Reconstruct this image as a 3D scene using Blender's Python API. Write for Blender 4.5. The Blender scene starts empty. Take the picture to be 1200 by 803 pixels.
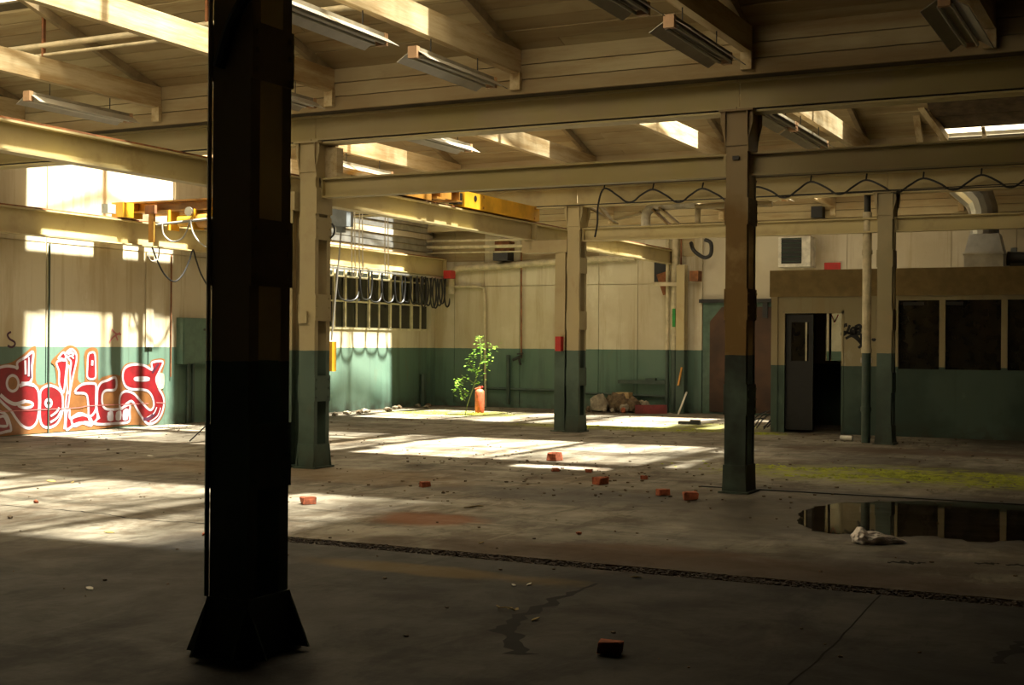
import bpy, bmesh, math, random
from mathutils import Vector, Matrix
from mathutils.geometry import delaunay_2d_cdt
random.seed(7)
sc = bpy.context.scene
COL = sc.collection
R = math.radians
# ------------------------------------------------------------------ camera
EYE = 1.55
FPX, YAW, PITCH, ROLL = 1558.2, 0.4641, 0.0018, 0.0075
Fv = Vector((-math.sin(YAW)*math.cos(PITCH), math.cos(YAW)*math.cos(PITCH), math.sin(PITCH)))
Rv0 = Vector((math.cos(YAW), math.sin(YAW), 0)); Uv0 = Rv0.cross(Fv)
Rv = Rv0*math.cos(ROLL)+Uv0*math.sin(ROLL); Uv = Uv0*math.cos(ROLL)-Rv0*math.sin(ROLL)
cd = bpy.data.cameras.new('camera'); cam = bpy.data.objects.new('camera', cd); COL.objects.link(cam)
cd.sensor_width = 36; cd.lens = 36*FPX/1200; cd.clip_start = .05; cd.clip_end = 300
cam.matrix_world = Matrix(((Rv.x, Uv.x, -Fv.x, 0), (Rv.y, Uv.y, -Fv.y, 0), (Rv.z, Uv.z, -Fv.z, EYE), (0, 0, 0, 1)))
sc.camera = cam
def at(px, py, ax, v):
    """the point of the plane axis=v that the survey photograph shows at (px,py)"""
    d = Fv + Rv*((px-600)/FPX) - Uv*((py-401.5)/FPX)
    o = Vector((0, 0, EYE)); t = (v-o[ax])/d[ax]
    return o+d*t
# ------------------------------------------------------------------ world, sun, exposure
W = bpy.data.worlds.new('sky'); sc.world = W; W.use_nodes = True
nt = W.node_tree; bg = nt.nodes['Background']
sky = nt.nodes.new('ShaderNodeTexSky'); sky.sky_type = 'NISHITA'; sky.sun_disc = False
sky.sun_elevation = R(70); sky.sun_rotation = R(90); sky.dust_density = 2.0
nt.links.new(sky.outputs[0], bg.inputs[0]); bg.inputs[1].default_value = 0.07
SUN_E = 70.0
sd = bpy.data.lights.new('sun', 'SUN'); sun = bpy.data.objects.new('sun', sd); COL.objects.link(sun)
sd.energy = 80.0; sd.angle = R(2.4); sd.color = (1, .93, .79)
sun.rotation_euler = (0, R(90-SUN_E), 0); sun.location = (3, 14, 12)
sc.view_settings.view_transform = 'Standard'; sc.view_settings.look = 'None'
sc.view_settings.gamma = 1; sc.view_settings.use_curve_mapping = False
sc.view_settings.exposure = -0.35
sc.cycles.use_denoising = True
sc.cycles.max_bounces = 10; sc.cycles.diffuse_bounces = 7; sc.cycles.transparent_max_bounces = 12
sc.cycles.sample_clamp_indirect = 6.0; sc.cycles.caustics_reflective = False; sc.cycles.caustics_refractive = False

# ------------------------------------------------------------------ helpers
ORG = {}
class MB:
    def __init__(s): s.v = []; s.f = []
    def add(s, vs, fs):
        b = len(s.v); s.v += [tuple(v) for v in vs]; s.f += [tuple(b+i for i in f) for f in fs]; return s
    def box(s, x0, x1, y0, y1, z0, z1):
        return s.add([(x0,y0,z0),(x1,y0,z0),(x1,y1,z0),(x0,y1,z0),(x0,y0,z1),(x1,y0,z1),(x1,y1,z1),(x0,y1,z1)],
                     [(0,3,2,1),(4,5,6,7),(0,1,5,4),(1,2,6,5),(2,3,7,6),(3,0,4,7)])
    def obox(s, c, hx, hy, hz, rot=None):
        c = Vector(c); M = rot or Matrix.Identity(3); p = []
        for z in (-1, 1):
            for x, y in ((-1,-1),(1,-1),(1,1),(-1,1)):
                p.append(c + M @ Vector((x*hx, y*hy, z*hz)))
        return s.add(p, [(0,3,2,1),(4,5,6,7),(0,1,5,4),(1,2,6,5),(2,3,7,6),(3,0,4,7)])
    def beam(s, a, b, w, h, up=(0,0,1)):
        a = Vector(a); b = Vector(b); d = (b-a); L = d.length; d.normalize()
        u = Vector(up)
        if abs(u.dot(d)) > .98: u = Vector((1,0,0))
        r = d.cross(u).normalized(); u = r.cross(d)
        M = Matrix((d, r, u)).transposed()
        return s.obox((a+b)/2, L/2, w/2, h/2, M)
    def prism(s, poly, axis, a, b):
        """poly of (p,q) in the two other axes (cyclic order), extruded along axis from a to b"""
        def P(p, q, t):
            return {0: (t,p,q), 1: (p,t,q), 2: (p,q,t)}[axis]
        n = len(poly); vs = [P(p,q,a) for p,q in poly]+[P(p,q,b) for p,q in poly]
        fs = [tuple(range(n))[::-1], tuple(range(n, 2*n))]+[(i,(i+1)%n,n+(i+1)%n,n+i) for i in range(n)]
        return s.add(vs, fs)
    def tube(s, pts, r, n=8, cap=True):
        pts = [Vector(p) for p in pts]; rs = r if isinstance(r, (list, tuple)) else [r]*len(pts)
        vs = []; fs = []; prev = None
        for i, p in enumerate(pts):
            t = (pts[min(i+1, len(pts)-1)]-pts[max(i-1, 0)]).normalized()
            if prev is None:
                u = t.cross(Vector((0,0,1)))
                if u.length < .05: u = t.cross(Vector((1,0,0)))
            else: u = prev - t*prev.dot(t)
            u.normalize(); prev = u; w = t.cross(u)
            for k in range(n):
                a = 2*math.pi*k/n; vs.append(p+u*math.cos(a)*rs[i]+w*math.sin(a)*rs[i])
        for i in range(len(pts)-1):
            for k in range(n): fs.append((i*n+k, i*n+(k+1)%n, (i+1)*n+(k+1)%n, (i+1)*n+k))
        if cap: fs += [tuple(range(n))[::-1], tuple(range((len(pts)-1)*n, len(pts)*n))]
        return s.add(vs, fs)
    def lathe(s, c, prof, n=14):
        c = Vector(c); vs = []; fs = []
        for r, z in prof:
            for k in range(n):
                a = 2*math.pi*k/n; vs.append(c+Vector((math.cos(a)*r, math.sin(a)*r, z)))
        for i in range(len(prof)-1):
            for k in range(n): fs.append((i*n+k, i*n+(k+1)%n, (i+1)*n+(k+1)%n, (i+1)*n+k))
        fs += [tuple(range(n))[::-1], tuple(range((len(prof)-1)*n, len(prof)*n))]
        return s.add(vs, fs)
    def build(s, name, m, parent=None, smooth=False):
        o0 = Vector(ORG.get(parent.name, (0,0,0))) if parent else Vector((0,0,0))
        me = bpy.data.meshes.new(name); me.from_pydata([tuple(Vector(v)-o0) for v in s.v], [], s.f)
        bm = bmesh.new(); bm.from_mesh(me); bmesh.ops.recalc_face_normals(bm, faces=bm.faces); bm.to_mesh(me); bm.free()
        me.materials.append(m)
        if smooth:
            for p in me.polygons: p.use_smooth = True
            me.update()
            try: me.set_sharp_from_angle(angle=R(45))
            except Exception: pass
        o = bpy.data.objects.new(name, me); COL.objects.link(o)
        if parent: o.parent = parent
        ORG[o.name] = o0
        return o
def tag(o, label=None, cat=None, group=None, kind=None):
    if label: o['label'] = label
    if cat: o['category'] = cat
    if group: o['group'] = group
    if kind: o['kind'] = kind
    return o
def thing(name, label, cat, loc=(0,0,0), group=None):
    o = bpy.data.objects.new(name, None); COL.objects.link(o); o.location = loc; o.empty_display_size = .2
    ORG[o.name] = Vector(loc)
    return tag(o, label, cat, group, 'thing')
def struct(name, mb, m, parent=None):
    o = mb.build(name, m, parent); o['kind'] = 'structure'; return o
def copy_tree(o, loc=None, parent=None):
    c = o.copy(); COL.objects.link(c)
    if parent: c.parent = parent
    if loc is not None: c.location = loc
    for ch in list(o.children): copy_tree(ch, None, c)
    return c
def smooth_line(pts, k=5, closed=False):
    P = [Vector(p) for p in pts]; out = []; n = len(P)
    rng = range(n if closed else n-1)
    for i in rng:
        if closed: p0,p1,p2,p3 = P[(i-1)%n],P[i],P[(i+1)%n],P[(i+2)%n]
        else: p0,p1,p2,p3 = P[max(i-1,0)],P[i],P[i+1],P[min(i+2,n-1)]
        for j in range(k):
            t = j/k
            out.append(.5*((2*p1)+(p2-p0)*t+(2*p0-5*p1+4*p2-p3)*t*t+(3*p1-p0-3*p2+p3)*t**3))
    if not closed: out.append(P[-1])
    return out

# ------------------------------------------------------------------ materials
class NT:
    def __init__(s, name):
        s.m = bpy.data.materials.new(name); s.m.use_nodes = True; s.t = s.m.node_tree
        s.t.nodes.clear(); s.out = s.n('ShaderNodeOutputMaterial'); s.b = s.n('ShaderNodeBsdfPrincipled')
        s.l(s.b.outputs[0], s.out.inputs[0]); s.g = s.n('ShaderNodeNewGeometry').outputs['Position']
    def n(s, t, **k):
        o = s.t.nodes.new(t)
        for a, v in k.items(): setattr(o, a, v)
        return o
    def l(s, a, b): s.t.links.new(a, b)
    def sv(s, sock, v):
        if hasattr(v, 'links') or hasattr(v, 'is_linked'): s.l(v, sock)
        else: sock.default_value = v
    def noise(s, scale, detail=4, rough=.55, vec=None, stretch=None, dist=0):
        v = vec or s.g
        if stretch:
            mp = s.n('ShaderNodeMapping'); mp.inputs['Scale'].default_value = stretch; s.l(v, mp.inputs[0]); v = mp.outputs[0]
        x = s.n('ShaderNodeTexNoise'); x.inputs['Scale'].default_value = scale; x.inputs['Detail'].default_value = detail
        x.inputs['Roughness'].default_value = rough; x.inputs['Distortion'].default_value = dist
        s.l(v, x.inputs['Vector']); return x.outputs['Fac']
    def ramp(s, fac, lo, hi, a=0., b=1.):
        x = s.n('ShaderNodeMapRange'); x.clamp = True; x.interpolation_type = 'SMOOTHSTEP'
        s.l(fac, x.inputs[0]); x.inputs[1].default_value = lo; x.inputs[2].default_value = hi
        x.inputs[3].default_value = a; x.inputs[4].default_value = b; return x.outputs[0]
    def mix(s, fac, a, b, mode='MIX'):
        x = s.n('ShaderNodeMix', data_type='RGBA', blend_type=mode)
        s.sv(x.inputs[0], fac)
        for sock, v in ((x.inputs[6], a), (x.inputs[7], b)):
            if isinstance(v, tuple): sock.default_value = (*v[:3], 1)
            else: s.l(v, sock)
        return x.outputs[2]
    def math(s, op, a, b=0.):
        x = s.n('ShaderNodeMath', operation=op); s.sv(x.inputs[0], a); s.sv(x.inputs[1], b); return x.outputs[0]
    def sep(s):
        x = s.n('ShaderNodeSeparateXYZ'); s.l(s.g, x.inputs[0]); return x.outputs
    def bump(s, h, strength=.3, dist=.01):
        x = s.n('ShaderNodeBump'); x.inputs['Strength'].default_value = strength; x.inputs['Distance'].default_value = dist
        s.l(h, x.inputs['Height']); s.l(x.outputs[0], s.b.inputs['Normal'])
    def col(s, c): s.sv(s.b.inputs['Base Color'], c if not isinstance(c, tuple) else (*c, 1)); return s
    def rough(s, r): s.sv(s.b.inputs['Roughness'], r); return s
    def metal(s, v): s.b.inputs['Metallic'].default_value = v; return s
def plain(name, c, r=.6, metal=0., var=.25, scale=6., bump=0.):
    t = NT(name); n = t.noise(scale, 5)
    d = tuple(x*(1-var) for x in c); e = tuple(min(1, x*(1+var*.5)) for x in c)
    t.col(t.mix(t.ramp(n, .3, .7), d, e)); t.rough(r); t.metal(metal)
    if bump: t.bump(t.noise(scale*5, 4), bump, .01)
    return t.m
CREAM = (.60, .55, .41); GREEN = (.095, .165, .125); RUST = (.20, .085, .03)
def painted(name, split, cream=CREAM, green=GREEN, grime=.55, rust=.25, streak=True, r=.6):
    t = NT(name); z = t.sep()[2]
    edge = t.math('ADD', z, t.math('MULTIPLY', t.noise(9, 2), .012))
    up = t.math('GREATER_THAN', edge, split+.006)
    base = t.mix(up, green, cream) if split > -50 else t.mix(1., green, cream)
    st = (1, 1, .10) if streak else (1, 1, 1)
    n1 = t.noise(2.2, 6, .65, stretch=st); n2 = t.noise(.55, 5, .6); n3 = t.noise(1.3, 8, .7, stretch=(1, 1, .35))
    c = t.mix(t.math('MULTIPLY', t.ramp(n1, .50, .68), grime), base, t.mix(up, (.05,.075,.055), (.33,.23,.10)))
    c = t.mix(t.math('MULTIPLY', t.ramp(n2, .42, .60), grime*.85), c, t.mix(up, (.13,.19,.15), (.39,.32,.20)))
    c = t.mix(t.math('MULTIPLY', t.ramp(n3, .62, .74), rust), c, RUST)
    if streak:
        oi = t.n('ShaderNodeObjectInfo'); c = t.mix(t.ramp(oi.outputs['Random'], 0, 1, 0, .22), c, t.mix(up, (.06,.10,.08), (.36,.29,.17)))
        n5 = t.noise(3.2, 6, .7, stretch=(1.6, 1.6, .05)); c = t.mix(t.math('MULTIPLY', t.ramp(n5, .56, .66), .35), c, t.mix(up, (.045,.065,.05), (.30,.22,.11)))
        c = t.mix(t.math('MULTIPLY', t.ramp(n3, .40, .32), .35), c, t.mix(up, (.17,.25,.20), (.70,.66,.54)))
    low = t.math('MULTIPLY', t.ramp(z, .0, .35, 1, 0), t.ramp(t.noise(4, 5), .35, .65))
    if split > -50: c = t.mix(t.math('MULTIPLY', low, .75), c, (.05,.05,.035))
    t.b.inputs['Specular IOR Level'].default_value = .3
    t.col(c); t.rough(r); t.bump(t.noise(14, 6), .25, .006)
    return t.m
M = {}
M['wall'] = painted('painted_wall', 1.46)
M['wall_upper'] = painted('cream_upper_wall', -99, cream=(.58,.53,.41), grime=.45)
M['steel'] = painted('painted_steel', 1.46, cream=(.42,.345,.185), green=(.05,.078,.06), grime=.55, rust=.45, streak=False, r=.5)
M['steel_rusty'] = painted('rusty_painted_steel', 1.46, cream=(.175,.10,.026), green=(.018,.022,.017), grime=.5, rust=.6, streak=False, r=.55)
M['steel_shaded'] = painted('shaded_painted_steel', 1.46, cream=(.27,.225,.125), green=(.05,.07,.058), grime=.5, rust=.4, streak=False, r=.55)  # same column paint, darkened for the weak light by the office
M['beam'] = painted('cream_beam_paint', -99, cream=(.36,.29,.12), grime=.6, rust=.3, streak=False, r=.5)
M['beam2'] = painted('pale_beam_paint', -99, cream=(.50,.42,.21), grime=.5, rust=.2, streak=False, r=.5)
M['office'] = painted('office_paint', 1.22, cream=(.36,.31,.18), green=(.045,.075,.06), grime=.4, rust=.1)
M['office_band'] = plain('office_band_ochre', (.27,.19,.07), .7, var=.2)
t = NT('dark_wall'); t.col(t.mix(t.noise(1.2), (.012,.011,.009), (.025,.021,.016))); t.rough(.9); M['dark'] = t.m
# ceiling boards
t = NT('stained_boards'); n1 = t.noise(1.1, 7, .7, stretch=(.35, 3, 3)); n2 = t.noise(.6, 4); n3 = t.noise(3, 6, .7, stretch=(.5, 2, 2))
c = t.mix(t.ramp(n1, .42, .72), (.47,.395,.235), (.30,.205,.09)); c = t.mix(t.math('MULTIPLY', t.ramp(n2, .45, .7), .5), c, (.235,.15,.065))
c = t.mix(t.math('MULTIPLY', t.ramp(n3, .62, .75), .55), c, (.16,.085,.03)); oi = t.n('ShaderNodeObjectInfo'); c = t.mix(t.ramp(oi.outputs['Random'], 0, 1, 0, .45), c, (.22,.15,.07))
t.col(c); t.rough(.8); t.bump(t.noise(8, 5, stretch=(.2, 4, 4)), .3, .01); M['board'] = t.m
t = NT('chord_timber'); n1 = t.noise(2.2, 7, .7, stretch=(3, .3, 3)); c = t.mix(t.ramp(n1, .35, .7), (.60,.50,.31), (.36,.24,.10))
t.col(c); t.rough(.75); t.bump(t.noise(9, 5, stretch=(4, .2, 4)), .3, .01); M['chord'] = t.m
M['shadeboard'] = plain('shade_dark_boards', (.11,.078,.045), .85, var=.4)  # lack of light at the right roof end, put in as darker board colour
M['rafter'] = plain('rafter_timber', (.27,.21,.12), .8)
M['deck'] = plain('roof_deck', (.10,.08,.05), .9)
# floor
t = NT('concrete_floor'); xyz = t.sep()
n1 = t.noise(.35, 8, .62); n2 = t.noise(1.6, 7, .68, dist=.4); n3 = t.noise(14, 5, .6); n4 = t.noise(.7, 6, .6, stretch=(1, .35, 1))
c = t.mix(t.ramp(n1, .35, .66), (.15,.13,.10), (.28,.255,.20))
nf = t.noise(.9, 9, .72, dist=.6); nm = t.noise(5, 7, .7)
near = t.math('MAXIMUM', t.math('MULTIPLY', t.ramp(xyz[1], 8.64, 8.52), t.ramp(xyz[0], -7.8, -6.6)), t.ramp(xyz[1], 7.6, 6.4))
c = t.mix(t.math('MULTIPLY', t.ramp(n2, .46, .68), .6), c, (.07,.057,.042))
c = t.mix(t.math('MULTIPLY', t.ramp(nf, .48, .58), .65), c, (.085,.060,.038))
c = t.mix(t.math('MULTIPLY', t.ramp(nf, .44, .34), .45), c, (.27,.25,.20))
ns = t.noise(.8, 8, .7, stretch=(.25, 1.6, 1), dist=.8)
c = t.mix(t.math('MULTIPLY', t.ramp(ns, .52, .64), .55), c, (.055,.045,.034))
c = t.mix(t.math('MULTIPLY', t.math('MULTIPLY', t.ramp(ns, .46, .40), t.math('SUBTRACT', 1., near)), .4), c, (.24,.22,.175))
c = t.mix(t.math('MULTIPLY', t.ramp(nm, .55, .72), .35), c, (.05,.042,.034))
c = t.mix(t.math('MULTIPLY', t.ramp(n4, .55, .72), .45), c, (.17,.12,.07))
c = t.mix(t.math('MULTIPLY', t.ramp(n3, .62, .72), .35), c, (.09,.08,.06))
def ell(t, cx, cy, rx, ry, soft=.5, amp=.8, sc_=1.3):
    xyz = t.sep(); nz = t.noise(sc_, 6, .65)
    a = t.math('DIVIDE', t.math('SUBTRACT', xyz[0], cx), rx); b = t.math('DIVIDE', t.math('SUBTRACT', xyz[1], cy), ry)
    d = t.math('SQRT', t.math('ADD', t.math('MULTIPLY', a, a), t.math('MULTIPLY', b, b)))
    d = t.math('ADD', d, t.math('MULTIPLY', t.math('SUBTRACT', nz, .5), amp*2))
    return t.ramp(d, 1-soft, 1+soft*.3, 1, 0)
nq = t.noise(3.2, 8, .72, stretch=(1, .30, 1), dist=.5); nr = t.noise(16, 5, .7, stretch=(1, .3, 1))
c = t.mix(t.math('MULTIPLY', t.ramp(nq, .52, .62), .62), c, (.055,.043,.03))
c = t.mix(t.math('MULTIPLY', t.ramp(nq, .45, .35), .42), c, (.36,.33,.27))
c = t.mix(t.math('MULTIPLY', t.ramp(nr, .60, .70), .5), c, (.05,.04,.03))
damp = t.math('MULTIPLY', t.ramp(t.noise(.3, 5, .6), .36, .60), t.ramp(xyz[0], -6.8, -2.8))
c = t.mix(t.math('MULTIPLY', damp, .80), c, (.035,.03,.024))
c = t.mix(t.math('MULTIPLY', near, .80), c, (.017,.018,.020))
moss_n = t.ramp(t.noise(5, 6, .7), .35, .62)
for cx, cy, rx, ry, k in ((-3.0,16.5,2.3,1.3,.95), (-.6,17.1,1.8,.9,.7), (-9.4,23.3,2.6,.8,.7), (-14.6,26.2,1.9,1.2,.8), (-8.0,24.6,1.2,1.2,.6), (-6.6,23.2,.6,.5,.7)):
    c = t.mix(t.math('MULTIPLY', t.math('MULTIPLY', ell(t, cx, cy, rx, ry), moss_n), k), c, (.25,.275,.015))
for cx, cy, rx, ry, k, cc in ((-5.95,10.2,.55,.5,.8,(.15,.055,.02)), (-5.7,12.6,1.6,.8,.75,(.065,.06,.055)), (-3.4,9.3,1.2,.5,.8,(.07,.035,.015)),
        (-3.1,9.0,3.2,.55,.8,(.05,.032,.02)), (-1.7,9.9,1.2,.5,.7,(.04,.03,.02)), (-4.6,7.9,1.2,.22,.5,(.15,.10,.03)), (-9.8,13.2,3.2,.9,.55,(.14,.085,.035)), (-8.2,7.0,2.2,.9,.6,(.05,.045,.04)), (-3.6,20.4,2.4,.6,.7,(.06,.035,.02)),
        (-5.4,6.4,1.4,.7,.6,(.05,.045,.04)), (-2.0,12.6,2.9,2.2,.9,(.05,.042,.032))):
    c = t.mix(t.math('MULTIPLY', ell(t, cx, cy, rx, ry), k), c, cc)
t.b.inputs['Specular IOR Level'].default_value = .10
wetm = ell(t, -2.4, 12.2, 2.6, 2.6, .6)
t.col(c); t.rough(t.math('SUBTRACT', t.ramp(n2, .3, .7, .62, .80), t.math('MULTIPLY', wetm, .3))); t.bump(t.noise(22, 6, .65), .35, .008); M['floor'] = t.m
t = NT('puddle_water'); t.t.nodes.remove(t.b)
gl = t.n('ShaderNodeBsdfGlossy'); gl.inputs['Roughness'].default_value = .02; trp = t.n('ShaderNodeBsdfTransparent'); trp.inputs[0].default_value = (.8,.76,.66,1)
fr = t.n('ShaderNodeFresnel'); fr.inputs[0].default_value = 1.36; mxw = t.n('ShaderNodeMixShader')
t.l(fr.outputs[0], mxw.inputs[0]); t.l(trp.outputs[0], mxw.inputs[1]); t.l(gl.outputs[0], mxw.inputs[2]); t.l(mxw.outputs[0], t.out.inputs[0]); M['water'] = t.m
t = NT('gravel'); t.col(t.mix(t.ramp(t.noise(30, 5), .35, .7), (.022,.015,.011), (.085,.058,.042))); t.rough(.9); t.bump(t.noise(45, 4), .8, .02); M['gravel'] = t.m
M['crack'] = plain('crack_dark', (.012,.011,.01), .9)
M['stain'] = plain('damp_stain', (.010,.010,.010), .8)
for k_ in ('crack', 'stain'): M[k_].node_tree.nodes['Principled BSDF'].inputs['Specular IOR Level'].default_value = .1
M['moss'] = plain('moss', (.25,.28,.02), .95, var=.5)
M['yellow'] = plain('crane_yellow', (.75,.40,.025), .45, var=.3, scale=2)
M['orange'] = plain('crane_ochre', (.42,.20,.03), .55, var=.4, scale=3)
M['black'] = plain('black_steel', (.012,.012,.012), .5)
M['rubber'] = plain('black_cable', (.008,.008,.008), .45)
M['greycable'] = plain('grey_cable', (.30,.29,.26), .5)
M['rope'] = plain('pale_rope', (.75,.72,.62), .7)
M['greybox'] = plain('grey_box', (.22,.25,.27), .5)
M['galv'] = plain('galvanised', (.55,.56,.55), .35, .85, var=.2, scale=4)
M['reflector'] = plain('white_reflector', (.40,.37,.30), .3, var=.1)
M['fixture'] = plain('fixture_body', (.24,.21,.15), .45)
M['tubeoff'] = plain('unlit_tube', (.6,.58,.5), .2, var=.05)
M['endcap'] = plain('tan_end_cap', (.50,.30,.16), .6)
M['pipe'] = plain('cream_pipe', (.50,.43,.28), .5, var=.25)
M['lag'] = plain('white_lagging', (.70,.67,.58), .85, var=.3, bump=.4)
M['rusty'] = plain('rust', (.22,.085,.03), .85, var=.5, bump=.3)
M['doorbrown'] = plain('brown_rusty_door', (.060,.026,.010), .7, var=.5, scale=1.5)
M['greenpaint'] = plain('green_steel', (.07,.125,.09), .5, var=.25)
M['cabinet'] = plain('green_cabinet', (.085,.15,.11), .45, var=.2)
M['darkpipe'] = plain('dark_green_pipe', (.04,.065,.05), .5)
M['red'] = plain('red_paint', (.45,.025,.02), .5, var=.2)
M['faded'] = plain('faded_red_cylinder', (.62,.13,.06), .55, var=.35, scale=12)
M['brick'] = plain('brick_red', (.33,.085,.035), .9, var=.4, scale=25, bump=.5)
M['plaster'] = plain('rubble_plaster', (.27,.23,.165), .95, var=.4, scale=9, bump=.6)
M['rubbledark'] = plain('rubble_earth', (.13,.09,.05), .95, var=.5, scale=9, bump=.6)
M['wood'] = plain('bare_wood', (.36,.25,.12), .8, var=.35)
M['maroon'] = plain('maroon_board', (.20,.03,.03), .6)
M['leaf'] = NT('leaf'); tt = M['leaf']; tt.col(tt.mix(tt.ramp(tt.noise(6, 2), .35, .65), (.13,.36,.04), (.30,.55,.09))); tt.rough(.5)
tt.b.inputs['Transmission Weight'].default_value = 0.0
tl = tt.n('ShaderNodeBsdfTranslucent'); tl.inputs[0].default_value = (.30,.55,.06,1); mx = tt.n('ShaderNodeMixShader'); mx.inputs[0].default_value = .4
tt.l(tt.b.outputs[0], mx.inputs[1]); tt.l(tl.outputs[0], mx.inputs[2]); tt.l(mx.outputs[0], tt.out.inputs[0]); M['leaf'] = tt.m
M['stem'] = plain('green_stem', (.20,.24,.07), .6)
M['litter'] = plain('pale_litter', (.62,.58,.50), .7)
M['bag'] = plain('dirty_plastic', (.78,.70,.64), .35, var=.3, scale=14)
M['leafdry'] = plain('dry_leaf', (.34,.25,.08), .8)
M['glassdark'] = plain('dirty_dark_glass', (.022,.024,.017), .12, var=.5, scale=3)
M['muntin'] = plain('muntin_paint', (.62,.56,.38), .5)
M['officeglass'] = plain('office_dark_glass', (.02,.017,.011), .10, var=.3)
M['green_sign'] = plain('green_sign', (.02,.25,.04), .5)
M['orange_stick'] = plain('orange_stick', (.60,.28,.05), .6)
def pane_mat(name, lo, hi):
    t = NT(name); t.t.nodes.remove(t.b)
    tr = t.n('ShaderNodeBsdfTransparent'); tr.inputs[0].default_value = (.93,.95,.93,1)
    df = t.n('ShaderNodeBsdfTranslucent'); df.inputs[0].default_value = (.30,.265,.20,1)
    m2 = t.n('ShaderNodeMixShader'); f = t.ramp(t.noise(1.0, 6, .7, stretch=(1, .35, 1)), .32, .68, lo, hi)
    t.l(f, m2.inputs[0]); t.l(tr.outputs[0], m2.inputs[1]); t.l(df.outputs[0], m2.inputs[2]); t.l(m2.outputs[0], t.out.inputs[0]); return t.m
M['pane_clean'] = pane_mat('clear_skylight_glass', .05, .35)
M['pane_dirty'] = pane_mat('dirty_skylight_glass', .50, .95)
M['pane_grimy'] = pane_mat('grimy_skylight_glass', .75, 1.0)
M['pane_opal'] = pane_mat('opal_rooflight_glass', 1.0, 1.0)
M['pane_clear'] = pane_mat('thin_window_glass', .05, .25)
# spray paints
M['sp_orange'] = plain('spray_orange', (.19,.075,.018), .6, var=.2)
M['sp_white'] = plain('spray_white', (.40,.36,.40), .6, var=.1)
M['sp_red'] = plain('spray_red', (.17,.004,.008), .5, var=.3, scale=4)
M['sp_purple'] = plain('spray_purple', (.05,.008,.03), .6, var=.3)
M['sp_pink'] = plain('spray_pink', (.40,.13,.13), .6)
M['sp_black'] = plain('spray_black', (.012,.012,.012), .6)
M['sp_cream'] = plain('patch_cream', (.45,.42,.25), .7)

# ------------------------------------------------------------------ plan of the hall
XW, XE, YS, YB = -17.0, 4.0, -3.0, 29.4
Y1, Y2, Y3 = 5.37, 13.76, 21.86
XA, XB = -9.65, -4.19
XR, XRW = -10.55, -16.66
VALLEYS = [YS, Y1, Y2, Y3, YB]
# floor with a trench slot
FT0, FT1 = 8.50, 8.74
fb = MB()
fb.box(XW-.3, XE+.3, YS-.3, FT0, -.25, 0); fb.box(XW-.3, XE+.3, FT1, YB+.3, -.25, 0)
fb.box(XW-.3, -6.6, FT0, FT1, -.25, 0); fb.box(-6.6, XE+.3, FT0, FT1, -.25, -.018)
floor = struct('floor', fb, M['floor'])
g = MB()
for i in range(2600):
    x = random.uniform(-6.58, 1.2); y = random.uniform(FT0+.01, FT1-.01); s = random.uniform(.006, .013)
    M3 = Matrix.Rotation(random.random()*6, 3, 'Z')
    g.obox((x, y, -.018+s*.6+random.uniform(0, .010)), s, s*random.uniform(.5, 1), s*.6, M3)
gb = g.build('gravel', M['gravel'], floor); gb['kind'] = 'stuff'
def ribbon(name, pts, w, m, parent, z=.0015, jit=0., kind=None):
    P = smooth_line([(p[0], p[1], 0) for p in pts], 6); vs = []; fs = []
    ws = w if isinstance(w, (list, tuple)) else None
    for i, p in enumerate(P):
        d = (P[min(i+1, len(P)-1)]-P[max(i-1, 0)]).normalized(); nn = Vector((-d.y, d.x, 0))
        ww = (ws[min(len(ws)-1, int(i/len(P)*len(ws)))] if ws else w)*(1+random.uniform(-jit, jit)); j = random.uniform(-jit, jit)*ww*2
        vs += [p+nn*(ww/2+j)+Vector((0,0,z)), p-nn*(ww/2-j)+Vector((0,0,z))]
    for i in range(len(P)-1): fs.append((2*i, 2*i+1, 2*i+3, 2*i+2))
    return MB().add(vs, fs).build(name, m, parent)
fl = lambda x, y: at(x, y, 2, 0)
ribbon('crack', [fl(0,592), fl(60,597), fl(110,601), fl(160,608), fl(240,614)], .018, M['crack'], floor, jit=.6)
ribbon('joint', [fl(925,803), fl(975,758), fl(1015,715), fl(1040,690)], .012, M['crack'], floor, jit=.2)
ribbon('stain', [fl(612,768), fl(595,748), fl(597,735), fl(625,715), fl(665,698), fl(700,684)], [.10,.12,.10,.09,.06,.03], M['stain'], floor, jit=.25)
ribbon('stain', [fl(1165,778), fl(1185,765), fl(1196,752)], [.05,.09,.06], M['stain'], floor, jit=.3)
ribbon('stain', [fl(1040,659), fl(1062,660), fl(1085,660)], [.06,.12,.05], M['crack'], floor, jit=.3)
ribbon('stain', [fl(1142,660), fl(1160,661), fl(1172,661)], [.05,.08,.04], M['crack'], floor, jit=.3)
ribbon('stain', [fl(1178,662), fl(1200,663)], [.06,.06], M['crack'], floor, jit=.3)
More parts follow.
